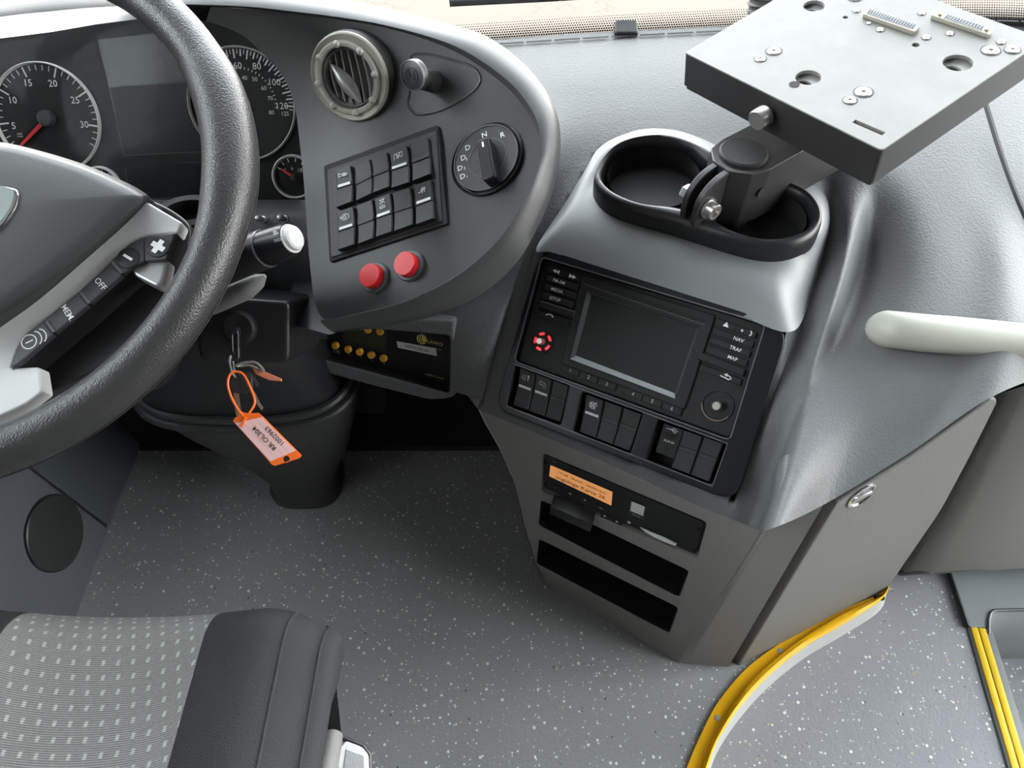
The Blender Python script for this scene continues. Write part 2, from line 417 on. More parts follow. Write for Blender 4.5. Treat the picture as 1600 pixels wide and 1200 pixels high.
d1 = slab('door_1', XR+.02, XR+.026, -.36, .80, -.38, 1.72, M_glass)
slab('door_frame', XR, XR+.05, .20, .24, -.4, 1.72, M_black, d1)
slab('door_light_block', XR, XR+.05, -.36, .80, -.38, .12, M_cabin, d1)  # unseen opaque panel, added to cut low light from the door

# ------------------------------------------------------------------ floors
railR = [(1096, 1260), (1110, 1195), (1123, 1158), (1152, 1108), (1198, 1058), (1257, 1010), (1323, 971), (1369, 942), (1386, 926), (1389, 914)]
fl = [PZ(x, y, 0) for x, y in railR]
out = [(p.x-.004, p.y-.002) for p in fl]
P0 = out[0]
poly = [(P0[0]-.02, -1.2)] + out + [(out[-1][0], 1.0), (XL, 1.0), (XL, -1.2)]
struct(plate('floor', GROUND, poly, -.034, 0, M_floor, org=V3((0, .4, -.034))))
nA = PZ(1480, 896, ZA); nB = PZ(1509, 981, ZA); nC = PZ(1572, 1200, ZA)
dn = (nC-nB).normalized(); nD = nB+dn*(1.6)
nA2 = nB - dn*((nB-nA).length)
aisle = [(XL, -4.4), (nD.x, -4.4), (nD.x, nD.y), (nB.x, nB.y), (nA.x, nA.y), (nA.x+.03, 1.0), (XL, 1.0)]
struct(plate('floor.001', zframe(ZA), aisle, -.03, 0, M_aisle, org=V3((.5, .2, ZA-.03))))
ZS = -.21
struct(plate('floor.002', zframe(ZS), [(nB.x-.1, .46), (XR, .46), (XR, -1.4), (nB.x+.1, -1.4)], -.03, 0, M_aisle, org=V3((1.2, -.2, ZS-.03))))

# ------------------------------------------------------------------ planes of the dashboard
K0 = PZ(1060, 1036, 0.0)
T = Fr(K0, (-.52, -.84, .12)).align((848, 760), (1083, 868))
A0 = PZ(1143, 1042, 0.0); B0 = PZ(1392, 913, 0.0)
hd = (B0-A0); hd.z = 0; hd.normalize(); fn = V3((hd.y, -hd.x, 0)); 
F = Fr(A0, fn+V3((0, 0, .07)), hd)                 # flap and console side
RP = Fr(PZ(1422, 896, ZA+.03), (0.02, -1, .10), (1, 0, 0))          # right-hand lower panel
crP = T.hit(985, 700, .004)
RD = Fr(crP, (-.38, -.57, .73)).align((785, 625), (1150, 775))
LW = Fr(PD(605, 560, .88), (-.265, -.867, .42)).align((504, 555), (708, 608))
struct(slab('wall_front', XL-.05, XR+.05, 1.04, 1.08, -.85, .40, M_deep))
# ------------------------------------------------------------------ dashboard
dash = thing('dashboard', 'wide grey dashboard with grained pad running under the windscreen', 'dashboard', V3((.35, .5, 0)))
def pt(px, py, kind, v):
    if kind == 'z': return PZ(px, py, v)
    if kind == 't': return PD(px, py, v)
    return {'R': RD, 'T': T, 'F': F, 'P': RP, 'L': LW}[kind].hit(px, py, v)
def tt(P): return (P-CAM).dot(V3((0, CT, -ST)))
def col(*a): return [pt(*x) for x in a]
def colr(r0, r1, r2, p3, p4, r5, f3=.36, f4=.72, b3=.012, b4=.014):
    a = [pt(*r0), pt(*r1), pt(*r2)]; e = pt(*r5); ta, te = tt(a[2]), tt(e)
    return a+[PD(*p3, ta+(te-ta)*f3-b3), PD(*p4, ta+(te-ta)*f4-b4), e]
G = [
 col((-110, 103, 'z', ZD), (-140, 220, 'z', .52), (-160, 330, 'z', .5), (-190, 420, 'z', .46), (-220, 500, 't', .9), (-220, 600, 't', .92)),
 col((300, 84, 'z', ZD), (330, 170, 'z', .52), (350, 300, 'z', .48), (370, 430, 't', .95), (380, 490, 't', .95), (385, 540, 't', .95)),
 col((640, 70, 'z', ZD), (690, 160, 'z', .52), (735, 270, 'z', .50), (745, 420, 't', .84), (722, 520, 'L', .012), (716, 614, 'L', .014)),
 col((790, 61, 'z', ZD), (812, 150, 'z', .522), (832, 250, 'z', .512), (838, 345, 'z', .475), (800, 480, 'R', -.002), (748, 640, 'T', .012)),
 col((900, 53, 'z', ZD), (905, 140, 'z', .522), (905, 230, 'z', .508), (868, 340, 'R', -.012), (840, 470, 'R', -.004), (790, 657, 'T', .012)),
 col((1060, 45, 'z', ZD), (1070, 130, 'z', .522), (1080, 230, 'z', .507), (1060, 400, 'R', -.015), (1030, 520, 'R', -.012), (930, 716, 'T', .012)),
 col((1200, 38, 'z', ZD), (1215, 130, 'z', .522), (1235, 235, 'z', .507), (1225, 420, 'R', -.012), (1180, 620, 'R', -.002), (1090, 790, 'T', .012)),
 col((1268, 33, 'z', ZD), (1278, 130, 'z', .522), (1288, 245, 'z', .503), (1284, 378, 'z', .480), (1222, 600, 'R', -.003), (1140, 810, 'T', .012)),
 col((1315, 31, 'z', ZD), (1325, 130, 'z', .522), (1338, 275, 'z', .506), (1320, 410, 'z', .494), (1252, 620, 'R', .003), (1184, 826, 'T', .012)),
 colr((1345, 30, 'z', ZD), (1358, 130, 'z', .522), (1372, 270, 'z', .509), (1348, 425), (1276, 625), (1206, 826, 'F', .02), .16, .60, .00, .004),
 colr((1400, 28, 'z', ZD), (1425, 150, 'z', .523), (1440, 290, 'z', .508), (1430, 430), (1370, 610), (1290, 787, 'F', .010)),
 colr((1440, 27, 'z', ZD), (1470, 160, 'z', .523), (1505, 300, 'z', .508), (1525, 430), (1490, 570), (1420, 708, 'F', .010)),
 colr((1480, 27, 'z', ZD), (1512, 165, 'z', .523), (1548, 300, 'z', .508), (1580, 425), (1585, 525), (1556, 617, 'F', .010)),
 colr((1500, 27, 'z', ZD), (1537, 165, 'z', .523), (1581, 300, 'z', .508), (1640, 425), (1690, 515), (1700, 565, 'P', .02)),
]
pad = patch(G, 227, 131)
lip = [p+V3((.010, .016, -.004)) for p in pad[-1]]
b = MB(); b.grid(pad+[[p+V3((.002, .003, -.004)) for p in pad[-1]], lip, [p+V3((.02, .06, .0)) for p in lip]])
b.grid([[p[-1] for p in pad], [p[-1]+V3((.006, .004, -.02)) for p in pad]])
upper_pad = b.build('upper_pad', M_pad, dash, ang=60, recalc=False)
MB().tube([p[-1]+V3((.003, .002, -.004)) for p in pad[8:96]], .0055, 8).build('seam_gap', M_deep, dash)
# the pad beyond the curved seam on the right
G2 = [[p[-1]+V3((.006, .004, -.012)) for p in pad][::10]]
for du in (.12, .3, .62): G2.append([p+V3((du, .03*du, -.01*du)) for p in G2[0]])
MB().grid(patch(G2, 20, 40)).build('side_pad', M_pad, dash, ang=60)
# console face with three openings
o3 = [[(848, 709), (1104, 817), (1088, 874), (846, 769)], [(845, 782), (1076, 893), (1060, 934), (841, 821)], [(842, 843), (1059, 950), (1045, 990), (838, 881)]]
outl = [(748, 640), (870, 690), (1000, 748), (1100, 793), (1192, 832), (1062, 1036), (1000, 1010), (935, 978), (868, 935), (850, 915), (836, 878), (818, 820), (802, 750), (780, 700), (758, 662)]
plate('lower_panel', T, [T.uvs(outl)] + [rr(T.uvs(q), .006) for q in o3], -.012, 0, M_panel, dash, bevel=.0025)
for q in o3[1:]:
    u = T.uvs(q); cxy = np.mean(u, 0); inn = [tuple(cxy+(np.array(p)-cxy)*np.array((.985, .93))) for p in u]
    b = MB(); k = len(u)
    L0 = rr(u, .006); L1 = rr(inn, .005); n = len(L0)
    b.grid([[T.at(*p, -.001) for p in L0], [T.at(*p, -.012) for p in L1], [T.at(*p, -.13) for p in L1]], closed=True); b.cap([T.at(*p, -.13) for p in L1])
    tag_o = b.build('storage_tray', M_black, dash)
# side of the console, the locked flap and the right-hand panel
s0, s1, s2, s3 = T.hit(1191, 831), F.hit(1286, 790), F.hit(1138, 1042), K0
b = MB(); back = V3((.02, .05, 0))
b.grid([[s0.lerp(s1, i/6) for i in range(7)], [s3.lerp(s2, i/6) for i in range(7)]])
b.grid([[s1, s1-F.n*.03], [s2, s2-F.n*.03]]); b.grid([[s0, s1], [s0+back, s1+back]])
b.build('console_side', M_panel, dash, ang=20)
fl_px = [(1303, 783), (1400, 723), (1480, 667), (1548, 618), (1557, 622), (1516, 705), (1468, 795), (1393, 905), (1385, 917), (1300, 958), (1148, 1043)]
flap = plate('locker_flap', F, rr(F.uvs(fl_px), [.003, .02, .02, .004, .008, .03, .03, .01, .01, .03, .003]), -.02, .003, M_flap, dash, bevel=.003)
flap['label'] = 'grained flap with a round chrome lock'
lu, lv = F.uv(1347, 775, .004)
b = MB(); b.lathe(F, lu, lv, [(.0165, .0032), (.0165, .0045), (.0145, .0050), (.0135, .0038), (.0135, .001), (.0, .001)], 36)
b.build('lock', M_chrome, flap)
b = MB(); b.box(F, lu-.011, lu+.011, lv-.0035, lv+.0035, .001, .006); b.build('lock_grip', M_steel, flap, bevel=.0015)
b = MB(); b.add([F.hit(x, y, -.03) for x, y in [(1275, 800), (1300, 775), (1560, 625), (1400, 900), (1150, 1035), (1125, 1040)]], [(0, 1, 2, 3, 4, 5)]); b.build('locker_cavity', M_deep, dash)
rows = []
for f in [i/14 for i in range(15)]:
    row = []
    for xr in (0, .02, .08, .3, .6, 1):
        x0 = np.interp(f, [0, .28, .62, .93, 1], [1571, 1532, 1482, 1426, 1405]); x1 = 2000
        y0 = np.interp(f, [0, .28, .62, .93, 1], [612, 690, 790, 880, 900]); y1 = 430+(888-430)*f
        px, py = x0+(x1-x0)*xr, y0+(885-612+0)*0+ (y1-y0)*0 ; yy = y0 + (np.interp(px, [x0, 1600, 2000], [y0, 603+(888-603)*f, 520+(880-520)*f])-y0)
        d = .012*math.sin(min(1, xr/.08)*math.pi/2) - .010*f*f
        row.append(RP.hit(px, yy, d))
    rows.append(row)
b = MB(); b.grid(rows); b.grid([rows[-1], [p+V3((0, .02, -.006)) for p in rows[-1]], [p+V3((0, .08, -.0)) for p in rows[-1]]]); b.grid([[r[0] for r in rows], [r[0]+V3((0, .05, 0)) for r in rows]])
b.build('right_panel', M_panel, dash, ang=50)
b = MB(); b.tube([p+V3((0, .004, .002)) for p in spline([r for r in rows[-1]], 30)], .004, 8); b.build('edge_bead', M_edge, dash)
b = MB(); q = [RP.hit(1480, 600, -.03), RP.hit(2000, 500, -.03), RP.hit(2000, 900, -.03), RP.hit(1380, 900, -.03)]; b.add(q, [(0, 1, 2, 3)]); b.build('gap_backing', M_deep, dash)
# control-unit housing left of the console
hu = [(434, 515), (500, 488), (716, 494), (717, 612), (700, 616), (676, 617), (600, 598), (520, 577), (440, 557)]
ho = [(499, 500), (709, 518), (708, 607), (502, 552)]
plate('unit_housing', LW, [rr(LW.uvs(hu), .006), rr(LW.uvs(ho), .005)], -.01, .014, M_pad, dash, bevel=.003)
b = MB(); L0 = rr(LW.uvs(ho), .005); b.grid([[LW.at(*p, .012) for p in L0], [LW.at(*p, -.05) for p in L0]], closed=True); b.cap([LW.at(*p, -.05) for p in L0]); b.build('unit_recess', M_matte, dash)
# underside and footwell lining
b = MB(); e1 = [LW.hit(x, y, -.005) for x, y in hu[4:]]
b.grid([e1, [p+V3((0, .2, .03)) for p in e1], [V3((p.x, .99, .35)) for p in e1]])
e2 = [T.hit(x, y, -.01) for x, y in [(726, 612), (748, 641), (758, 662), (780, 700), (802, 750), (818, 820), (836, 878), (850, 915)]]
b.grid([e2, [p+V3((.02, .06, .0)) for p in e2], [p+V3((.1, .3, .0)) for p in e2]])
b.build('footwell_lining', M_panel, dash)
b = MB(); b.box(GROUND, XL, .0, .66, .998, .395, .405); b.build('under_panel', M_matte, dash)  # hidden sheet, added to seal a light leak under the dash
MB().grid([[p+V3((0, .0, -.002)) for p in base], [p+V3((0, .02, -.16)) for p in base], [V3((p.x, 1.036, .36)) for p in base]]).build('front_skirt', M_matte, dash)  # hidden strip, added to keep outside light from leaking in below
# defroster slots and clip along the windscreen edge
b = MB()
for i in range(4, 44):
    p, q = base[i], base[i+1]; d = (q-p)*.9; n_ = V3((-d.y, d.x, 0)).normalized()
    a = p-n_*.012+V3((0, 0, .0012)); b.add([a, a+d, a+d-n_*.004, a-n_*.004], [(0, 1, 2, 3)])
b.build('defroster_slot', M_deep, dash)['kind'] = 'stuff'

# the pad is cut open where the pod and the radio console sit in it
def proj(P):
    d = P-CAM; z = d.dot(V3((0, CT, -ST))); return 800+FPX*d.x/z, 600-FPX*d.dot(V3((0, ST, CT)))/z
def inside(p, poly):
    x, y = p; c = False
    for (x0, y0), (x1, y1) in zip(poly, poly[1:]+poly[:1]):
        if (y0 > y) != (y1 > y) and x < (x1-x0)*(y-y0)/(y1-y0)+x0: c = not c
    return c
def shrink(poly, d):
    cx, cy = sum(p[0] for p in poly)/len(poly), sum(p[1] for p in poly)/len(poly); o = []
    for x, y in poly:
        L = math.hypot(x-cx, y-cy); o.append((x-(x-cx)/L*d, y-(y-cy)/L*d))
    return o
def sink(o, poly, d=.03):
    org = ORG[o.name]
    for v in o.data.vertices:
        P = v.co+org
        if inside(proj(P), poly): v.co += (P-CAM).normalized()*d
def cut(o, polys):
    bm = bmesh.new(); bm.from_mesh(o.data); org = ORG[o.name]
    bad = [f for f in bm.faces if any(all(inside(proj(v.co+org), q) for v in f.verts) for q in polys)]
    bmesh.ops.delete(bm, geom=bad, context='FACES'); bm.to_mesh(o.data); bm.free()
from mathutils.bvhtree import BVHTree
def bvh(o):
    org = ORG[o.name]; return BVHTree.FromPolygons([v.co+org for v in o.data.vertices], [tuple(p.vertices) for p in o.data.polygons])
def on(tree, px, py, off=0):
    h = tree.ray_cast(CAM, ray(px, py).normalized()); return h[0]+(-h[1] if h[1].dot(ray(px, py)) > 0 else h[1])*off
PADT = bvh(upper_pad)
# ================================================================== cup holder pod
CF = Fr((0.12, .6, .517), (-.07, -.08, .99), (1, 0, 0))
pod = thing('cup_holder', 'black twin cup holder sunk in the console top behind the radio', 'cup holder', V3((.15, .55, .45)))
rimo = [(928, 285), (930, 268), (942, 246), (965, 226), (1002, 214), (1046, 213), (1090, 227), (1130, 246), (1190, 270), (1250, 292), (1278, 316), (1286, 343), (1272, 368), (1238, 384), (1196, 386), (1150, 376), (1095, 359), (1040, 342), (980, 325), (945, 308)]
baseo = [(838, 388), (880, 322), (912, 270), (940, 228), (996, 204), (1048, 203), (1094, 216), (1136, 236), (1196, 260), (1258, 283), (1290, 308), (1298, 345), (1290, 385), (1262, 480), (1233, 519), (1160, 495), (1080, 466), (1010, 443), (930, 416), (862, 394)]
bk = ['z']*11
def bpt(i):
    x, y = baseo[i]
    if i in (0, 14, 15, 16, 17, 18, 19): return RD.hit(x, y, .010)
    return on(PADT, x, y, .0005)
LO = [V3(p) for p in spline([CF.hit(x, y) for x, y in rimo], 100, True)]
LB = [V3(p) for p in spline([bpt(i) for i in range(20)], 100, True)]
LI_px = [(945, 285), (945, 266), (957, 244), (975, 231), (1003, 224), (1042, 223), (1080, 236), (1105, 256), (1170, 283), (1236, 301), (1260, 320), (1267, 340), (1256, 357), (1226, 369), (1190, 372), (1150, 362), (1105, 335), (1062, 321), (1010, 319), (965, 302)]
LI = [V3(p) for p in spline([CF.hit(x, y) for x, y in LI_px], 100, True)]
cen = sum(LO, V3())/len(LO)
b = MB(); R_ = [LB]
for k in range(1, 9):
    f = k/8
    R_.append([p.lerp(q-CF.n*.020, f)+CF.n*(.004*math.sin(math.pi*f)) for p, q in zip(LB, LO)])
b.grid(R_, closed=True)
b.build('pod_shell', M_pod, pod, ang=60)
b = MB(); R_ = []
for f, h in ((1.0, -.024), (1.0, -.012), (.97, -.004), (.85, .002), (.6, .0045), (.35, .003), (.15, -.002), (.03, -.009), (0, -.02)):
    R_.append([q.lerp(p, f)+CF.n*h for p, q in zip(LO, LI)])
b.grid(R_, closed=True); b.build('rim', M_black, pod, ang=70)
ca = CF.circ([(945, 266), (957, 244), (975, 231), (1003, 224), (1042, 223), (1080, 236), (965, 302), (1010, 319)])
cb = CF.circ([(1236, 301), (1260, 320), (1267, 340), (1256, 357), (1226, 369), (1190, 372)])
b = MB(); b.grid([[q-CF.n*.018 for q in LI], [q-CF.n*.03 for q in LI]], closed=True)
# floor between the wells, then two wells
wl_ = [q-CF.n*.03 for q in LI]
b.cap(wl_)
b.build('inner_ledge', M_matte, pod, ang=60)
for c_ in (ca, cb):
    b = MB(); r = c_[2]
    b.lathe(CF, c_[0], c_[1], [(r*.97, -.006), (r*.95, -.03), (r*.93, -.062), (r*.90, -.068), (0, -.068)], 48); 
    o = b.build('cup_well', M_matte, pod)

# ================================================================== radio and its trim on the leaning console front
trim = thing('console_trim', 'gloss black console surround with switch trays around the radio', 'trim panel', RD.hit(980, 750))
to = rr(RD.uvs([(850, 388), (1234, 512), (1152, 784), (778, 637)]), [.03, .022, .022, .02])
ti = rr(RD.uvs([(858, 408), (1193, 515), (1118, 757), (797, 634)]), .006)
# the surround with an opening for the radio and three switch trays
RQ = [(852, 404), (1197, 508), (1142, 687), (809, 565)]
TQ = [[(811, 572), (894, 602), (880, 664), (797, 634)], [(914, 612), (1008, 645), (988, 708), (900, 674)], [(1032, 655), (1137, 692), (1114, 756), (1012, 718)]]
plate('surround', RD, [to, rr(RD.uvs(RQ), .006)]+[rr(RD.uvs(q), .003) for q in TQ], -.03, .010, M_gloss, trim, bevel=.0012)
b = MB()
for lp in [RQ]:
    L = rr(RD.uvs(lp), .006); b.ribbon(RD, L, .0013, .0108, closed=True)
low = RD.uvs([(809, 569), (797, 634), (1116, 758), (1139, 692)]); b.ribbon(RD, rr(low, .004)[2:-2] if False else low, .0012, .0108, closed=True)
b.build('trim_highlight', M_edge, trim)  # pale ribbons paint the highlight along the trim edges
for q in TQ:
    L = rr(RD.uvs(q), .003); b = MB(); b.grid([[RD.at(*p, .009) for p in L], [RD.at(*p, -.012) for p in L]], closed=True); b.cap([RD.at(*p, -.012) for p in L]); b.build('switch_tray', M_deep, trim)
def rocker(parent, fr, q4, w, m, gap=.0006, ind=False, h=.0035, name='rocker_switch'):
    """rocker: upper half, lower half proud and a bar between; q4 = TL,TR,BR,BL in frame uv"""
    q = [np.array(p) for p in q4]; c = sum(q)/4
    q = [p+(c-p)/np.linalg.norm(c-p)*gap for p in q]
    def quad(a, b_, ): 
        l0, l1 = q[0]+(q[3]-q[0])*a, q[0]+(q[3]-q[0])*b_; r0, r1 = q[1]+(q[2]-q[1])*a, q[1]+(q[2]-q[1])*b_
        return l0, r0, r1, l1
    prof = [(0, w+h*.9), (.2, w+h*.55), (.40, w+h*.35), (.41, w+h*.75), (.50, w+h*.8), (.51, w+h*.55), (.75, w+h*.9), (1, w+h*1.5)]
    b = MB(); rows = []
    for t_, ww in prof:
        l, r = q[0]+(q[3]-q[0])*t_, q[1]+(q[2]-q[1])*t_; row = []
        for k, dw in ((0, -.0012), (.06, 0), (.94, 0), (1, -.0012)):
            row.append(fr.at(*(l+(r-l)*k), ww+dw))
        rows.append(row)
    b.grid(rows)
    dpt = -.012
    def flr(p): return p + fr.n*(dpt-.002)
    ring = [rows[0][j] for j in range(4)]+[r[3] for r in rows[1:]]+[rows[-1][j] for j in (2, 1, 0)]+[r[0] for r in rows[-2:0:-1]]
    b.grid([ring, [flr(p) for p in ring]], closed=True)
    sw = b.build(name, m, parent, ang=25)
    if ind:
        l0, r0, r1, l1 = quad(.415, .485); ins = .12
        b = MB(); a_, b_ = l0+(r0-l0)*ins, r0-(r0-l0)*ins; c_, d_ = r1-(r1-l1)*ins, l1+(r1-l1)*ins
        b.add([fr.at(*a_, w+h*.82), fr.at(*b_, w+h*.82), fr.at(*c_, w+h*.86), fr.at(*d_, w+h*.86)], [(0, 1, 2, 3)]); b.build('indicator', M_white if ind == 1 else M_grey_print, sw, smooth=False)
    l0, r0, r1, l1 = quad(0, .40)
    return sw, (l0, r0, r1, l1)
def cell(q, a0, a1, b0=0, b1=1):
    """sub quad of TL,TR,BR,BL in fractions"""
    q = [np.array(p) for p in q]
    f = lambda a, b_: (q[0]*(1-a)+q[1]*a)*(1-b_)+(q[3]*(1-a)+q[2]*a)*b_
    return [tuple(f(a0, b0)), tuple(f(a1, b0)), tuple(f(a1, b1)), tuple(f(a0, b1))]
def icon(sw, fr, q, w, kind, m=None, k=1.0):
    """small printed sign on the upper half of a switch, in local coordinates -1..1"""
    q = [np.array(p) for p in q]; c = sum(q)/4; ex = (q[1]-q[0])/2; ey = (q[0]-q[3])/2
    s_ = min(np.linalg.norm(ex), np.linalg.norm(ey))*.62*k; ex = ex/np.linalg.norm(ex)*s_; ey = ey/np.linalg.norm(ey)*s_
    f = lambda p: tuple(c+ex*p[0]+ey*p[1]); L = []
    C = lambda x, y, r, a0=0, a1=360, n=14: [(x+r*math.cos(math.radians(a0+(a1-a0)*i/n)), y+r*math.sin(math.radians(a0+(a1-a0)*i/n))) for i in range(n+1)]
    if kind == 'horn': L = [[(-1, -.5), (-1, .5)], [(-1, .35), (-.3, .15), (1, .2), (1, -.15), (-.3, -.15), (-1, -.35)], C(.3, 0, .3)]
    if kind == 'engine': L = [[(-.6, -.4), (-.6, .4), (-.3, .6), (.4, .6), (.7, .3), (1, .3), (1, -.4), (.7, -.4), (.4, -.65), (-.3, -.65), (-.6, -.4)], C(0, 0, .3), [(-1, -.3), (-1, .3)], [(-1, 0), (-.6, 0)]]
    if kind == 'interior': L = [[(-1, -.7), (-1, .5), (1, .8), (1, -.5)], [(-.6, .6), (-.2, .1), (.3, .2), (.5, .6)], [(-.2, 0), (-.5, -.5)], [(.05, 0), (0, -.6)], [(.3, .1), (.6, -.4)]]
    if kind == 'seatlamp': L = [[(-.7, .9), (.6, 1.0)], [(-.5, .9), (-.2, .55), (.2, .55), (.4, .9)], [(-.3, .4), (-.6, 0)], [(0, .4), (0, 0)], [(.3, .4), (.6, 0)], [(-.6, -.5), (-.6, -.9), (.6, -.9), (.6, -.5), (.1, -.5), (0, -.2), (-.2, -.5), (-.6, -.5)]]
    if kind == 'heat': L = [[(-.9, -.3), (-.3, -.2), (0, .6), (.4, .6)], [(-.1, -.6), (.1, 0), (.3, .4)], [(.4, -.5), (.5, .0), (.7, .6)], [(-.3, .1), (.7, .2)]]
    if kind == 'speaker': L = [[(-1, -.25), (-.6, -.25), (-.2, -.6), (-.2, .6), (-.6, .25), (-1, .25), (-1, -.25)]]
    if kind == 'arrow': L = [[(-.9, .2), (-.3, .7), (-.3, .4), (.6, .3), (.8, -.6), (.2, -.6), (.2, -.1), (-.3, -.1), (-.3, -.4), (-.9, .2)]]
    if kind == 'fan': L = [C(-.2, -.1, .7)]
    if L: o = strokes('icon', fr, [[f(p) for p in l] for l in L], s_*.13, m or M_white, sw, w)
    P = []
    if kind == 'speaker': P = [[(.25, .75), (.75, .75), (.5, -.75)]]
    if kind == 'fan': P = [[(-.2, -.1)]+C(-.2, -.1, .55, a, a+55, 5) for a in (20, 110, 200, 290)]+[C(.6, .55, .2), C(.8, .05, .14), C(.45, -.75, .12)]
    if P:
        b = MB(); [b.flat(fr, [f(p) for p in l], w) for l in P]; b.build('icon', m or M_white, sw, smooth=False)
SWP = [[(811, 572), (893, 602), (880, 662), (801, 633)], [(914, 613), (1008, 646), (988, 707), (904, 675)]]
kinds = [['speaker', 'arrow', None], ['fan', None, None]]
for qi, q in enumerate(SWP):
    uv = RD.uvs(q, .006); uv = cell(uv, .02, .97, .03, .98)
    for i in range(3):
        sw, up = rocker(trim, RD, cell(uv, i/3, (i+1)/3), .004, M_switch, ind=2 if kinds[qi][i] else False)
        if kinds[qi][i]: icon(sw, RD, up, .0075, kinds[qi][i], M_grey_print if qi == 0 else M_white)
uv = RD.uvs([(1032, 657), (1135, 692), (1112, 755), (1014, 718)], .006); uv = cell(uv, .02, .97, .03, .98)
for i in (1, 2): rocker(trim, RD, cell(uv, .36+.32*(i-1), .36+.32*i), .004, M_switch)
aq = cell(uv, .03, .35, .02, .8)
sock = plate('media_socket', RD, rr(aq, .001), -.006, .001, M_radio, trim, bevel=.0005); sock['label'] = 'socket insert with a USB slot and an AUX-IN jack'
pc = np.mean(aq, 0); ex = np.array(aq[1])-np.array(aq[0]); ey = np.array(aq[0])-np.array(aq[3]); rot = math.atan2(ex[1], ex[0])
b = MB(); b.add([RD.at(*p, .0014) for p in cell(aq, .22, .82, .24, .40)], [(0, 1, 2, 3)]); jc = pc-ey*.22
b.flat(RD, circle(*jc, .0025), .0014); b.build('socket_opening', M_deep, sock, smooth=False)
tp = pc-ey*.02; up_ = pc+ey*.38
lettering('lettering', RD, [(tp[0], tp[1], 'AUX-IN', .0052, rot)], M_grey_print, sock, .0015)
strokes('usb_sign', RD, [[tuple(up_-ex*.3), tuple(up_+ex*.3)], [tuple(up_-ex*.1), tuple(up_+ex*.05+ey*.06), tuple(up_+ex*.2+ey*.06)], [tuple(up_-ex*.0), tuple(up_+ex*.1-ey*.06), tuple(up_+ex*.22-ey*.06)]], .0006, M_grey_print, sock, .0015)

radio = thing('car_radio', 'black car radio with blank screen and red-lit left knob shaft', 'radio', RD.hit(975, 650))
plate('faceplate', RD, rr(RD.uvs(RQ, .002), .007), -.02, .004, M_radio, radio, bevel=.002)
w0 = .004
# screen: bevelled frame around a dead display
so = RD.uvs([(919, 455), (1093, 512), (1056, 623), (892, 561)], w0); si = RD.uvs([(928, 464), (1084, 517), (1053, 610), (904, 553)], w0)
pl = RD.uvs([(912, 430), (1118, 493), (1070, 640), (878, 568)], w0)
plate('screen_surround', RD, [rr(pl, .003), so], w0, w0+.003, M_radio, radio, bevel=.0008)
b = MB(); b.grid([[RD.at(*p, w0+.003) for p in so], [RD.at(*p, w0-.002) for p in si]], closed=True)
scr = b.build('screen_frame', M_bevel, radio, ang=10)
b = MB(); b.flat(RD, si, w0-.0018); b.build('display', M_screen, scr, smooth=False)
b = MB(); b.flat(RD, cell(RD.uvs([(892, 561), (1056, 623), (1056, 623), (892, 561)]), 0, 1), 0)
bv = [so[3], so[2], si[2], si[3]]
b = MB(); b.add([RD.at(*so[3], w0+.0032), RD.at(*so[2], w0+.0032), RD.at(*si[2], w0-.0015), RD.at(*si[3], w0-.0015)], [(0, 1, 2, 3)]); b.build('lower_bevel', mat('silver_bevel', (.2, .215, .22), .35), scr, smooth=False)
sl = RD.uvs([(918, 439), (1106, 501), (1102, 508), (915, 445)], w0); b = MB(); b.flat(RD, sl, w0+.0033); disc = b.build('disc_slot', M_deep, radio, smooth=False)
strokes('slot_edge', RD, [[sl[3], sl[2]]], .0006, M_edge, disc, w0+.0036)
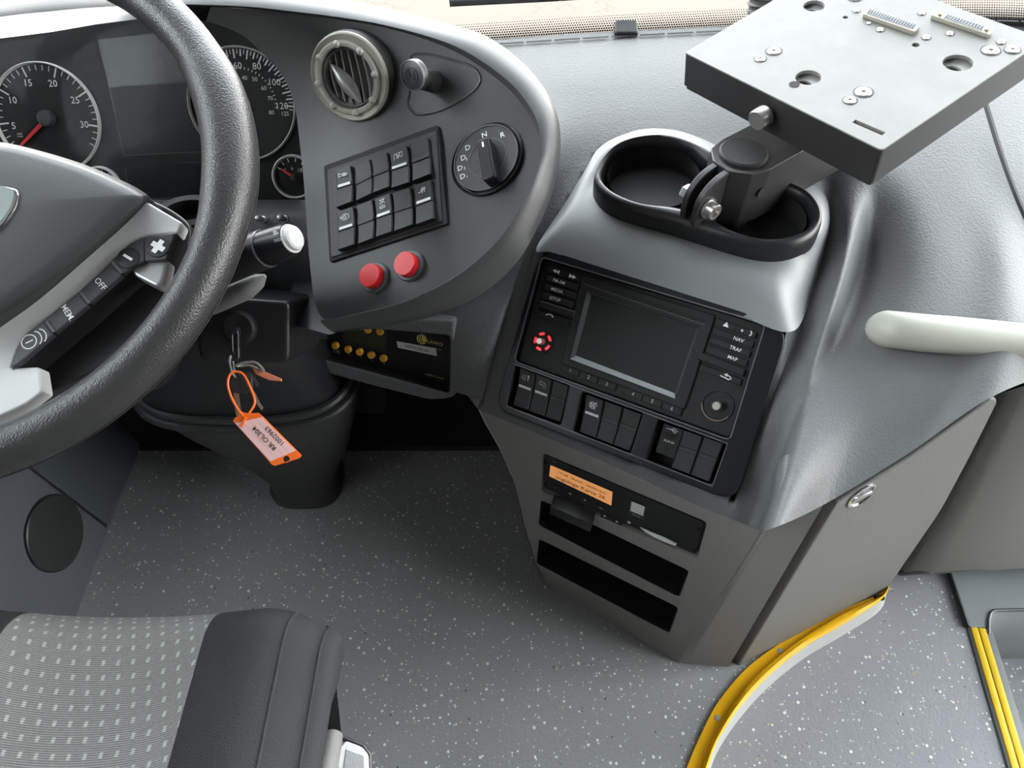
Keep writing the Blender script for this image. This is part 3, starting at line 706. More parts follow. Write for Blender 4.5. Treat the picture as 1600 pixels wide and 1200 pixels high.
# button banks
def bank(name, q, rows, side):
    uv = RD.uvs(q, w0+.002); n = len(rows)
    for i, r in enumerate(rows):
        a, b_ = i/n, (i+1)/n
        if r == 'bar':
            x0, x1 = (0, 1.12) if side == 'L' else (-.14, 1)
            c = cell(uv, x0, x1, a+.02, b_-.02); plate('bar_button', RD, rr(c, .0012), w0, w0+.006, M_radio, radio, bevel=.0012); continue
        cs = [(0, .5), (.5, 1)] if isinstance(r, tuple) else [(0, 1)]
        for k, (x0, x1) in enumerate(cs):
            c = cell(uv, x0, x1, a+.025, b_-.025); bt = plate('button', RD, rr(c, .0007), w0, w0+.0025, M_radio, radio, bevel=.0006)
            s_ = r[k] if isinstance(r, tuple) else r; m_ = np.mean(c, 0); ex = np.array(c[1])-np.array(c[0]); ey = np.array(c[0])-np.array(c[3]); ro = math.atan2(ex[1], ex[0])
            e1, e2 = ex/np.linalg.norm(ex), ey/np.linalg.norm(ey); wz = w0+.0028; tri = lambda cx, d, s=.0022: [tuple(m_+e1*(cx+d*s)), tuple(m_+e1*(cx-d*s)+e2*s), tuple(m_+e1*(cx-d*s)-e2*s)]
            g = MB()
            if s_ == '<<': g.flat(RD, tri(-.002, -1), wz); g.flat(RD, tri(.0018, -1), wz)
            elif s_ == '>>': g.flat(RD, tri(-.0018, 1), wz); g.flat(RD, tri(.002, 1), wz)
            elif s_ == 'eject': g.flat(RD, [tuple(m_+e2*.003), tuple(m_-e1*.003-e2*.002), tuple(m_+e1*.003-e2*.002)], wz)
            elif s_ == 'daynight':
                g.flat(RD, [tuple(m_-e1*.004+e1*x+e2*y) for x, y in circle(0, 0, .0012, 10)], wz)
                g.flat(RD, [tuple(m_+e1*(.003+.003*math.cos(t_))+e2*.003*math.sin(t_)) for t_ in np.linspace(-1.3, 1.3, 9)]+[tuple(m_+e1*(.0022+.0026*math.cos(t_))+e2*.0022*math.sin(t_)) for t_ in np.linspace(1.0, -1.0, 7)], wz)
            elif s_ == 'phone':
                p_ = m_-ex*.14; g.ribbon(RD, [tuple(p_+e1*.0045*math.cos(t_)+e2*(.003*math.sin(t_)-.001)) for t_ in np.linspace(.25, 2.9, 10)], .0017, wz)
            elif s_ == 'back':
                p_ = m_+ex*.14; g.ribbon(RD, [tuple(p_+e1*x+e2*y) for x, y in [(-.006, -.001), (.003, -.0018), (.005, -.0002), (.003, .0015), (-.0005, .0017)]], .0011, wz); g.flat(RD, [tuple(p_+e1*x+e2*y) for x, y in [(-.003, .0017), (.0005, .0037), (.0005, -.0002)]], wz)
            if g.v: g.build('sign', M_white, bt, smooth=False)
            elif s_: 
                p_ = m_ + (ex*.14 if side == 'R' else -ex*.10); lettering('lettering', RD, [(p_[0], p_[1], s_,   .0082 if side == 'R' else .0078, ro)], M_white if side == 'R' else M_grey_print, bt, wz)
bank('left', [(858, 413), (910, 430), (887, 510), (841, 496)], [('<<', '>>'), 'FM-AM', 'MEDIA', 'SETUP', 'bar', 'phone'], 'L')
bank('right', [(1122, 495), (1184, 517), (1156, 605), (1092, 580)], [('eject', 'daynight'), 'NAV', 'TRAF', 'MAP', 'bar', 'back'], 'R')
nq = RD.uvs([(880, 568), (1070, 639), (1066, 652), (876, 580)], w0+.002)
for i in range(6):
    x0 = i*.155+(.06 if i > 2 else 0); c = cell(nq, x0, x0+.15, .05, .95); bt = plate('preset_button', RD, rr(c, .0006), w0, w0+.0022, M_radio, radio, bevel=.0005)
    m_ = np.mean(c, 0); ex = np.array(c[1])-np.array(c[0]); lettering('lettering', RD, [(m_[0], m_[1], str(i+1), .0088, math.atan2(ex[1], ex[0]))], M_grey_print, bt, w0+.0025)
# bare knob shafts: left with red light, right without
for (x, y), rpx, red in (((848, 534), 19, True), ((1121, 634), 24, False)):
    u, v = RD.uv(x, y, w0); r = rpx*.76/FPX
    kn = MB().lathe(RD, u, v, [(r, w0), (r, w0+.0015), (r*.93, w0+.0015), (r*.88, w0-.002), (r*.3, w0-.002)], 40).build('knob_well', M_deep if red else M_matte, radio)
    b = MB(); n = 5
    for k in range(n):
        a = 2*math.pi*k/n+.4; b.lathe(RD, u, v, [(r*.8, w0-.0015), (r*.8, w0+.0005), (r*.6, w0+.0005), (r*.6, w0-.0015)], 6, a, a+.7)
    b.build('knob_ring', M_led if red else M_matte, kn)
    if not red:
        MB().lathe(RD, u, v, [(r*1.0, w0+.0015), (r*.95, w0+.0022), (r*.9, w0+.0018)], 30, math.pi*1.05, math.pi*1.85).build('worn_edge', mat('worn_dirt', (.16, .12, .1), .7), kn)
    b = MB(); b.lathe(RD, u, v, [(r*.28, w0-.002), (r*.28, w0+.010), (r*.24, w0+.0112), (0, w0+.0112)], 24); b.build('shaft', M_steel, kn)
for q in (shrink(baseo, 9), shrink([(852, 393), (1232, 520), (1152, 784), (778, 637)], 6)): sink(upper_pad, q)
cut(upper_pad, [[(200, 470), (480, 475), (711, 494), (711, 613), (700, 700), (200, 700)], shrink(baseo, 22), shrink([(852, 393), (1232, 520), (1152, 784), (778, 637)], 22)])

# ================================================================== tachograph in the upper console opening
tq = [(850, 713), (1098, 819), (1085, 869), (849, 764)]
tach = thing('tachograph', 'black tachograph with an amber display above the storage trays', 'tachograph', T.hit(970, 830))
tu = T.uvs(tq)
plate('faceplate', T, rr(tu, .002), -.05, -.002, M_radio, tach, bevel=.001)
wz = -.0016
ta = T.uvs([(860, 727), (957, 769), (955, 790), (858, 744)], wz)
lcd = plate('display', T, ta, -.004, wz, M_amber, tach)
ex = np.array(ta[1])-np.array(ta[0]); ey = np.array(ta[0])-np.array(ta[3]); ro = math.atan2(ex[1], ex[0]); cc = np.mean(ta, 0); hh = np.linalg.norm(ey)
p1 = cc+ey*.25-ex*.17; p2 = cc-ey*.22; p3 = cc+ey*.2+ex*.25
lettering('lettering', T, [(p1[0], p1[1], '17:34  0km/h', hh*.50, ro, 1.0), (p2[0], p2[1], 'ungültige Karte 26', hh*.66, ro, 1.05), (p3[0], p3[1], '00000.0km', hh*.44, ro)], M_lcdtext, lcd, wz+.0003)
items = []
def tp_(x, y): return T.uv(x, y, wz)
b = MB()
for (x, y), d in (((891, 771), 1), ((914, 781), -1), ((945, 806), 1), ((964, 815), 1)):
    u, v = tp_(x, y); e1 = ex/np.linalg.norm(ex); e2 = np.array((-e1[1], e1[0]))
    b.flat(T, [(u+(e1*x_+e2*y_*d)[0], v+(e1*x_+e2*y_*d)[1]) for x_, y_ in ((-.0022, -.0012), (.0022, -.0012), (0, .0022))][::1 if d > 0 else -1], wz+.0003)
u, v = tp_(983, 816); b.flat(T, circle(u, v, .0022, 12), wz+.0003)
b.build('arrow_signs', M_white, tach, smooth=False)['kind'] = 'stuff'
u, v = tp_(939, 794); u2, v2 = tp_(868, 762); u3, v3 = tp_(866, 722)
for it_ in ((u, v, 'OK', .006, ro), (u2, v2, '1', .006, ro), (u3, v3, '4.0', .004, ro)): lettering('lettering', T, [it_], M_grey_print, tach, wz+.0003)
for q in ([(864, 756), (882, 764), (880, 772), (862, 764)], [(884, 765), (903, 774), (901, 783), (882, 774)], [(907, 776), (925, 784), (923, 793), (905, 785)], [(931, 787), (949, 795), (948, 803), (930, 795)], [(939, 800), (953, 806), (952, 814), (938, 808)], [(957, 808), (971, 815), (970, 823), (956, 817)]):
    plate('button', T, T.uvs(q, wz), wz-.002, wz+.0002, M_matte, tach)
st = T.uvs([(985, 782), (1010, 792), (1006, 813), (982, 803)], wz); plate('sticker', T, st, wz-.0005, wz+.0003, M_black, tach)
stp = np.mean(st, 0); sy = np.array(st[0])-np.array(st[3]); q = [tuple(stp+(np.array(p)-stp)*.86+sy*.06) for p in st]
sk = plate('sticker_panel', T, cell(q, .02, .98, 0, .8), wz, wz+.0005, M_sticker, tach); sk['label'] = 'small pale square sticker reading Scan me'
tp2 = stp-sy*.36; lettering('lettering', T, [(tp2[0], tp2[1], 'Scan me!', .0042, ro)], M_sticker, tach, wz+.0006)
# torn paper slip hanging from the printer slot
sp = T.uvs([(1000, 823), (1018, 831), (1040, 840), (1058, 849), (1056, 852), (1040, 846), (1022, 838), (1010, 831)], wz); plate('paper_slip', T, sp, wz, wz+.0012, M_white, tach)
b = MB(); b.ribbon(T, T.uvs([(986, 818), (1066, 853)], wz), .0012, wz+.0002); b.build('paper_slot', M_deep, tach, smooth=False)
# open card drawer sagging out
dq = T.uvs([(866, 772), (931, 799), (928, 812), (864, 784)], wz); b = MB()
L = [T.at(*p, wz) for p in dq]; out_ = V3((-.3, -.8, -.45)).normalized()
tr_ = MB(); tr_.add(L+[p+out_*.016 for p in L], [(0, 1, 5, 4), (1, 2, 6, 5), (2, 3, 7, 6), (3, 0, 4, 7), (4, 5, 6, 7), (3, 2, 1, 0)]); tr_.build('card_drawer', M_black, tach, bevel=.001)
b = MB()
for x, y in ((853, 722), (852, 757), (1092, 826), (1085, 860)): u, v = tp_(x, y); b.lathe(T, u, v, [(.0022, wz+.0004), (.0022, wz-.0005), (0, wz-.0005)], 10)
b.build('screw', M_deep, tach)

# ================================================================== control unit in the recess under the binnacle
unit = thing('control_unit', 'black control unit with yellow round buttons in the recess under the instrument panel', 'control unit', LW.hit(605, 590))
uq = [(501, 502), (708, 521), (707, 604), (504, 551)]
plate('faceplate', LW, rr(LW.uvs(uq, -.004), .003), -.04, -.004, M_radio, unit, bevel=.001)
wz = -.0036; lu_ = lambda pts: LW.uvs(pts, wz)
ex = np.array(LW.uv(708, 608))-np.array(LW.uv(504, 555)); ro = math.atan2(ex[1], ex[0]); e1 = ex/np.linalg.norm(ex); e2 = np.array((-e1[1], e1[0]))
plate('display_frame', LW, lu_([(536, 500), (604, 512), (604, 552), (536, 536)]), wz-.001, wz+.0012, M_black, unit, bevel=.0004)
plate('display', LW, lu_([(543, 500), (602, 513), (601, 545), (541, 531)]), wz, wz+.0014, M_olive, unit)
for (x, y) in [(525, 539), (545, 545), (563, 549), (581, 554), (600, 559), (595, 517), (576, 514)]:
    u, v = LW.uv(x, y, wz); b = MB(); b.lathe(LW, u, v, [(.0046, wz-.001), (.0046, wz+.003), (.0038, wz+.0042), (0, wz+.0044)], 18); b.build('round_button', M_ybut, unit)
it = [(*LW.uv(526, 549, wz), 'OK', .011, ro)]+[(*LW.uv(x, y, wz), '-', .012, ro, 1.2) for x, y in [(546, 553.5), (564, 558), (582, 563), (601, 568)]]
lettering('lettering', LW, it, mat('dim_yellow_print', (.5, .5, .38), .6), unit, wz+.0003)
lettering('lettering', LW, [(*LW.uv(680, 536, wz), 'LAWO', .0104, ro, 1.0), (*LW.uv(679, 588, wz), 'SIGMA-Control', .0058, ro)], M_lemon, unit, wz+.0003)
u, v = LW.uv(659, 530, wz); b = MB(); b.flat(LW, circle(u, v, .0064, 24), wz+.0002); lg = b.build('logo', M_lemon, unit, smooth=False)
b = MB(); o_ = np.array((u, v))
for a_, c_ in (((-.0026, .006), (-.0041, -.003)), ((.0, .0056), (-.0015, -.0026)), ((-.0015, -.0026), (.0058, -.0026)), ((-.0041, -.0045), (.0022, -.0045))):
    b.ribbon(LW, [tuple(o_+e1*a_[0]+e2*a_[1]), tuple(o_+e1*c_[0]+e2*c_[1])], .0010, wz+.0005)
b.build('logo_cut', M_radio, lg, smooth=False)
b = MB(); b.ribbon(LW, [LW.uv(664, 541, wz), LW.uv(691, 547, wz)], .0005, wz+.0003); b.build('logo_line', M_lemon, unit, smooth=False)
stq = lu_([(620, 533), (681, 544), (683, 556), (622, 543)]); sk = plate('name_sticker', LW, stq, wz, wz+.0006, M_sticker, unit)
m_ = np.mean(stq, 0); lettering('lettering', LW, [(m_[0], m_[1], 'LAWO19X160', .0078, ro)], M_ink, sk, wz+.0009)
b = MB(); b.ribbon(LW, [LW.uv(630, 555, wz), LW.uv(683, 567, wz)], .0026, wz+.0002); b.build('card_slot', M_deep, unit, smooth=False)

# ================================================================== instrument binnacle: curved face right of the wheel, its rim, and the dial well
Wn = V3((-.38, -.42, .82)).normalized()
WO = PD(605, 320, .68)
WF = Fr(WO, Wn).align((507, 260), (685, 197))
def hgt(u, v):
    a = max(0, v-.03); c = max(0, -v-.07)
    return 3.5*a*a + .0*u*u - .6*c*c
def wing(px, py, off=0):
    """point where the ray of a photo pixel meets the curved face"""
    t = (WF.o-CAM).dot(WF.n)/ray(px, py).dot(WF.n); r = ray(px, py)
    for _ in range(40):
        d = CAM+r*t-WF.o; e = d.dot(WF.n)-hgt(d.dot(WF.u), d.dot(WF.v))-off; t -= e/r.dot(WF.n)*.8
    return CAM+r*t
def wnorm(P):
    d = P-WF.o; u, v = d.dot(WF.u), d.dot(WF.v); e = 1e-3
    return (WF.n - WF.u*((hgt(u+e, v)-hgt(u-e, v))/(2*e)) - WF.v*((hgt(u, v+e)-hgt(u, v-e))/(2*e))).normalized()
def wsurf(u, v, off=0): return WF.at(u, v, hgt(u, v)+off)
bin_ = thing('instrument_binnacle', 'black curved instrument binnacle with a rounded rim sweeping right of the wheel', 'instrument panel', V3((-.1, .62, .4)))
seam = [(508, 500), (498, 488), (490, 462), (483, 400), (477, 318), (474, 275), (468, 220), (462, 175), (450, 134), (434, 108), (415, 88), (395, 68), (375, 53), (350, 42), (322, 33)]
inner = [(530, 497), (560, 490), (635, 470), (710, 432), (772, 382), (815, 325), (836, 287), (843, 254), (841, 212), (823, 174), (790, 135), (735, 94), (680, 67), (600, 43), (530, 31), (460, 22), (400, 15), (330, 11)]
Ls = [wing(*p) for p in spline2(seam, 70)]
Rs = [wing(*p) for p in spline2(inner, 70)]
rows = []
for a, c in zip(Ls, Rs):
    da, dc = a-WF.o, c-WF.o; ua, va, uc, vc = da.dot(WF.u), da.dot(WF.v), dc.dot(WF.u), dc.dot(WF.v)
    rows.append([wsurf(ua+(uc-ua)*k/30, va+(vc-va)*k/30) for k in range(31)])
face = MB().grid(rows).build('face', M_wing, bin_, ang=60)
# rim: rounded border from the face edge over to the outer silhouette and down behind
inn = [(-300, 90), (-150, 52), (0, 26), (80, 17), (150, 11), (230, 8), (330, 11), (400, 15), (460, 22), (530, 31), (600, 43), (680, 67), (735, 94), (790, 135), (823, 174), (841, 212), (843, 254), (836, 287), (815, 325), (772, 382), (710, 432), (635, 470), (560, 490), (530, 497), (508, 500)]
outr = [(-310, 62), (-160, 27), (-5, 4), (75, -8), (150, -16), (230, -22), (335, -22), (410, -18), (475, -10), (560, 3), (640, 22), (738, 48), (782, 70), (822, 103), (852, 140), (871, 180), (876, 228), (868, 281), (852, 330), (812, 404), (758, 456), (688, 490), (610, 509), (570, 515), (520, 519)]
n = 150
A = [wing(*p) for p in spline2(inn, n)]; B_ = spline2(outr, n)
prof = []
O1 = []
for a, (x, y) in zip(A, B_):
    t = tt(a)+.012; O1.append(PD(x, y, t))
rows = [A]
for f, h in ((.06, .004), (.2, .010), (.4, .0115), (.62, .010), (.82, .006), (1.0, .0)):
    rows.append([a.lerp(o, f)+wnorm(a)*h*.9 for a, o in zip(A, O1)])
bk = V3((.0, .75, -.35)).normalized()
for d in (.012, .03, .07, .15): rows.append([o+bk*d-(o-a).normalized()*(.10*d) for a, o in zip(A, O1)])
MB().grid(rows).build('rim', M_rim, bin_, ang=60)
# the dial well: plane of the gauges
CP = Fr(PD(300, 200, .79), (0, -.85, .53), (1, 0, 0))
well = [(-300, 90), (-150, 52), (0, 26), (80, 17), (150, 11), (230, 8), (322, 10), (360, 12)]
wellC = [(-300, 150), (-150, 100), (0, 70), (80, 58), (150, 45), (230, 34), (322, 33), (360, 40)]
a = [wing(*p) for p in spline2(well, 40)]; c = [CP.hit(*p) for p in spline2(wellC, 40)]
b = MB(); b.grid([[p.lerp(q, f)+V3((0, 0, .006*math.sin(math.pi*f))) for p, q in zip(a, c)] for f in (0, .25, .5, .75, 1)])
sm = Ls[22:]; sc = [CP.hit(*proj(p)) for p in sm]
b.build('visor_lining', M_black, bin_, ang=50); b = MB()
b.grid([sm, [p.lerp(q, .5) for p, q in zip(sm, sc)], sc]); b.build('visor_edge', M_black, bin_, ang=50)
# lower cover under the gauges, bending down and away
rows = []
for y, tl, tr in ((312, .80, .775), (318, .785, .765), (332, .775, .755), (352, .768, .75), (385, .775, .75), (430, .80, .765), (480, .84, .79), (530, .90, .84)):
    rows.append([PD(x, y, tl+(tr-tl)*k) for k, x in ((0, -200), (.3, 100), (.55, 240), (.75, 340), (.9, 430), (1, np.interp(y, [312, 400, 462, 500, 540], [478, 485, 491, 512, 512])))])
MB().grid(patch([[r[k] for r in rows] for k in range(6)], 30, 40)).build('lower_cover', mat('lower_cover_plastic', (.05, .052, .055), .5, grain=.2, gscale=800), bin_, ang=60)
sw_ = [p for p in Ls[:24]]; MB().grid([sw_, [p+V3((-.004, .05, -.02)) for p in sw_], [p+V3((-.004, .14, -.06)) for p in sw_]]).build('face_flank', M_wing, bin_, ang=60)
ug = [wing(x, y)-V3((0, 0, .02)) for x, y in [(430, 480), (508, 500), (560, 490), (635, 470), (710, 432), (772, 382), (815, 325)]]
MB().grid([ug, [p+V3((0, .16, -.02)) for p in ug]]).build('underside', M_black, bin_)
for x, y in ((411, 343), (445, 342)):
    P = PD(x, y, .752); f_ = Fr(P, (-.1, -.7, .7)); MB().lathe(f_, 0, 0, [(.0038, -.006), (.0038, .0), (.0025, .001), (.0025, .006), (.0036, .008), (.0034, .012), (.0018, .0145), (0, .015)], 16).build('reset_pin', M_sil, bin_)
# faint moulded outline around the plug
hl = [(640, 140), (637, 160), (643, 172), (655, 179), (690, 172), (730, 150), (748, 132), (749, 117), (735, 103), (700, 92), (660, 84), (640, 92)]
P = [wing(*p, .0004) for p in spline2(hl, 60, True)]
MB().tube(P, .0011, 6, closed=True).build('moulded_outline', M_rim, bin_)

# ================================================================== things mounted on the curved face
def wframe(px, py, n=None, off=0):
    P = wing(px, py, off); return Fr(P, n if n is not None else wnorm(P), WF.u)
# switch panel
qc = [wing(x, y) for x, y in ((507, 260), (685, 197), (700, 350), (516, 410))]
SP = Fr(sum(qc, V3())/4 + Wn*.0015, (qc[1]-qc[3]).cross(qc[0]-qc[2])).align((507, 260), (685, 197))
spn = thing('switch_panel', 'two-row panel of ten black rocker switches on the binnacle face', 'switch panel', SP.hit(608, 380))
q = [(507, 260), (685, 196), (700, 350), (516, 410)]; qi = [(513, 266), (684, 204), (693, 347), (519, 404)]
qo = SP.uvs(q)
plate('shadow_frame', SP, rr(qo, .002), -.012, .0012, M_matte, spn, bevel=.0004)
plate('panel', SP, rr(SP.uvs(qi), .002), -.004, .0022, M_switch, spn, bevel=.0008)
SQ = [[(524, 268, 552, 259, 553, 315, 528, 327)], ]
top = [[(523, 264), (549, 258), (553, 317), (527, 327)], [(553, 261), (579, 248), (584, 304), (557, 317)], [(579, 248), (606, 237), (611, 294), (584, 304)], [(607, 237), (637, 227), (642, 287), (612, 297)], [(639, 225), (669, 214), (675, 274), (645, 286)]]
bot = [[(525, 331), (553, 322), (556, 384), (529, 393)], [(556, 321), (583, 311), (586, 374), (560, 384)], [(584, 311), (611, 301), (615, 364), (588, 373)], [(612, 302), (642, 292), (647, 353), (616, 364)], [(645, 290), (674, 280), (680, 343), (650, 354)]]
ks = [['horn', None, None, 'interior', None], ['engine', None, 'seatlamp', None, 'heat']]
for rw, kk in zip((top, bot), ks):
    for q, k_ in zip(rw, kk):
        sw, up = rocker(spn, SP, SP.uvs(q, .006), .0035, M_switch, ind=1 if k_ else False, gap=.0008)
        if k_: icon(sw, SP, up, .0072, k_, M_white, .95)
# gear selector
GF = Fr(wing(760, 249), (-.42, -.38, .83)).align((507, 260), (685, 197))
gu = GF.circ([(708, 254), (716, 288), (750, 304), (788, 289), (812, 252), (815, 230), (801, 203), (765, 193), (730, 217)])
gear = thing('gear_selector', 'round black gear selector dial with a raised bar knob', 'gear selector', GF.at(gu[0], gu[1], -.01))
gx, gy, gr = gu; cu_, cv_ = gx, gy
MB().lathe(GF, gx, gy, [(gr*1.04, -.006), (gr*1.04, .0015), (gr*.99, .0025), (gr*.965, -.002)], 64).build('collar', M_gloss, gear)
MB().lathe(GF, gx, gy, [(gr*.965, -.002), (gr*.93, .0015), (gr*.91, .0022), (gr*.56, .0022), (gr*.55, .0022), (0, .0022)], 64).build('dial', M_switch, gear)
MB().lathe(GF, gx, gy, [(gr*.935, .0016), (gr*.93, .0030), (gr*.915, .0030), (gr*.91, .0020)], 64).build('dial_ring', M_edge, gear)
kc = GF.uv(762, 247, .0022)
MB().lathe(GF, *kc, [(gr*.555, .0021), (gr*.555, .0027), (gr*.535, .0027), (gr*.535, .0021)], 48, ).build('inner_ring', M_edge, gear)
k0, k1 = np.array(GF.uv(757, 223, .012)), np.array(GF.uv(767, 278, .012)); d_ = (k1-k0)/np.linalg.norm(k1-k0); pp = np.array((-d_[1], d_[0])); wk = .0062
kb = plate('knob', GF, rr([tuple(k0+pp*wk-d_*.002), tuple(k0-pp*wk-d_*.002), tuple(k1-pp*wk+d_*.003), tuple(k1+pp*wk+d_*.003)], .003), .002, .0165, M_gloss, gear, bevel=.0022)
plate('pointer', GF, [tuple(k0+pp*.0008+d_*.002), tuple(k0-pp*.0008+d_*.002), tuple(k0-pp*.0008+d_*.007), tuple(k0+pp*.0008+d_*.007)], .0164, .0168, M_white, kb)
ro = math.atan2(-pp[1], -pp[0]); ro = math.atan2(pp[1], pp[0]); ro = ro if abs(ro) < 1.57 else ro+math.pi
L_ = [('N', 757, 211), ('R', 785, 211), ('D', 731, 231), ('D', 724, 247), ('D', 719, 263), ('D', 723, 276)]
lt = [(*GF.uv(x, y, .0024), s, .0118, ro) for s, x, y in L_]+[(*GF.uv(x, y, .0024), s, .0066, ro) for s, x, y in (('3', 729, 249), ('2', 726, 263), ('1', 730, 276))]
lettering('lettering', GF, lt, M_white, gear, .0026)
# red push buttons
for i, (x, y, lab) in enumerate(((587, 434, 'left one of the two red push buttons, nearer the wheel'), (641, 416, 'right one of the two red push buttons below the switches'))):
    f_ = Fr(wing(x, y), wnorm(wing(x, y))+V3((-.10, -.05, 0)), WF.u); u, v = 0, 0
    tb = thing('push_button', lab, 'button', f_.o, 'red push buttons under the switch panel'); r = .0136
    MB().lathe(f_, u, v, [(r*1.08, -.004), (r*1.05, .002), (r*.98, .003), (r*.82, .003), (r*.80, .0)], 40).build('collar', mat('grey_collar', (.08, .082, .085), .4), tb)
    MB().lathe(f_, u, v, [(r*.80, -.002), (r*.80, .0094), (r*.775, .0100), (0, .0100)], 40).build('cap', M_red, tb, ang=20)
# air vent
vn = V3((-.28, -.90, .30)).normalized()
vP = wing(556, 128, .012)
VF = Fr(vP, vn).align((540, 128), (575, 116)) if False else Fr(vP, vn)
Zv = lambda pts: [(x/6.4+470, y/6.4+30) for x, y in pts]
vu = VF.circ(Zv([(90, 480), (130, 280), (280, 150), (430, 120), (600, 150), (760, 300), (860, 480), (890, 680), (820, 900), (680, 1010), (520, 1030), (340, 930), (180, 750)]))
ox, oy, orr = vu
vent = thing('air_vent', 'round champagne-coloured air vent at the top of the binnacle face', 'air vent', VF.at(ox, oy, -.02))
MB().lathe(VF, ox, oy, [(orr*.97, -.05), (orr*1.0, -.008), (orr*1.0, -.003), (orr*.985, 0)], 72).build('collar', M_matte, vent)
MB().lathe(VF, ox, oy, [(orr*.985, -.001), (orr*.975, .0022), (orr*.94, .0035), (orr*.80, .0015), (orr*.775, .0015)], 72).build('bezel', M_beige, vent)
iu = VF.circ(Zv([(160, 470), (200, 340), (300, 255), (420, 235), (560, 290), (700, 420), (775, 600), (760, 750), (690, 870), (560, 940)]))
ir = iu[2]*1.04; ix, iy = (iu[0]+ox)/2, (iu[1]+oy)/2
ring = MB().lathe(VF, ix, iy, [(ir*1.03, .0005), (ir*1.0, .0035), (ir*.96, .0045), (ir*.88, .0045), (ir*.845, .0035), (ir*.83, -.006)], 72).build('inner_ring', M_beige2, vent)
for k in range(8):
    a = 2*math.pi*(k+.35)/8; u, v = ix+ir*.925*math.cos(a), iy+ir*.925*math.sin(a)
    MB().lathe(VF, u, v, [(.0034, .0044), (.0032, .0058), (.002, .0072), (0, .0078)], 14).build('rivet', M_beige2, ring)
MB().lathe(VF, ix, iy, [(ir*.83, -.004), (ir*.83, -.022), (0, -.022)], 48).build('duct', M_deep, vent)
rin = MB().lathe(VF, ix, iy, [(ir*.80, -.012), (ir*.80, -.0015), (ir*.78, .0), (ir*.76, -.0015), (ir*.755, -.012)], 60).build('turning_ring', M_sil, vent)
# slats run along the line of the handle
ha = np.array(VF.uv(*Zv([(290, 450)])[0])); hb = np.array(VF.uv(*Zv([(600, 850)])[0])); hd_ = (hb-ha)/np.linalg.norm(hb-ha); hp = np.array((-hd_[1], hd_[0]))
sd = np.array(VF.uv(*Zv([(385, 850)])[0]))-np.array(VF.uv(*Zv([(300, 470)])[0])); sd = sd/np.linalg.norm(sd); sp_ = np.array((-sd[1], sd[0])); rs = ir*.76
for k in range(-3, 4):
    off = (k+.3)*rs/3.7; hl_ = math.sqrt(max(0, rs*rs-off*off)); c_ = np.array((ix, iy))+sp_*off
    b = MB(); pts = []
    for j in range(9):
        f = j/8*2-1; pts.append(c_+sd*hl_*f+sp_*(.10*off*(1-f*f)))
    up_ = [VF.at(*p, -.004) for p in pts]; dn_ = [VF.at(*(p+sp_*.0035), -.016) for p in pts]
    th_ = (VF.u*sp_[0]+VF.v*sp_[1])*.0014
    b.grid([up_, dn_]); b.grid([[p+th_ for p in up_], [p+th_ for p in dn_]]); b.grid([up_, [p+th_ for p in up_]]); b.build('slat', mat('vent_slat', (.22, .22, .21), .4), vent)
b = MB(); hm = (ha+hb)/2; hl2 = np.linalg.norm(hb-ha)/2*.98; up_l = []; dn_l = []; ridge = []
for j in range(15):
    f = j/14*2-1; wd = .0074*(1-abs(f)**2)+.0003; up_l.append(VF.at(*(hm+hd_*hl2*f+hp*wd), -.003)); dn_l.append(VF.at(*(hm+hd_*hl2*f-hp*wd), -.003)); ridge.append(VF.at(*(hm+hd_*hl2*f), -.002+.006*(1-f*f)))
b.grid([up_l, [p.lerp(q, .5)+VF.n*.0012 for p, q in zip(up_l, ridge)], ridge, [p.lerp(q, .5)+VF.n*.0012 for p, q in zip(dn_l, ridge)], dn_l]); b.build('handle', M_sil, vent, ang=70)
# plug with an H on its cap
PFn = V3((-.52, -.80, .28)).normalized()
Pp = wing(678, 128); capc = PD(644, 118, tt(Pp)-.030); ax = (capc-Pp).normalized()
HF = Fr(capc, PFn)
plug = thing('plug', 'round black plug marked H on a ribbed neck beside the vent', 'plug', Pp)
r = .0128
cp = MB().lathe(HF, 0, 0, [(r*.8, -.008), (r, -.0065), (r, -.001), (r*.95, .0), (r*.88, .0004), (0, .0004)], 40).build('cap', M_wing, plug)
MB().lathe(HF, 0, 0, [(r*1.01, -.0012), (r*.99, .0008), (r*.94, .0010), (r*.92, .0004)], 40).build('cap_edge', M_edge, cp)
MB().lathe(HF, 0, 0, [(r*.52, .0004), (r*.52, .0009), (r*.46, .0009), (r*.46, .0004)], 32).build('ring_mark', M_black, cp)
lettering('lettering', HF, [(0, 0, 'H', .0165, .12)], M_deep, cp, .0014)
MB().tube([capc-PFn*.006, capc.lerp(Pp, .35), Pp], [.0075, .0078, .0078], 20).build('neck', M_black, plug)
b = MB()
for k in range(4): f_ = Fr(capc.lerp(Pp, .62+.11*k), ax); b.lathe(f_, 0, 0, [(.0078, -.0012), (.0096, 0), (.0078, .0012)], 20)
b.build('ribs', M_switch, plug)

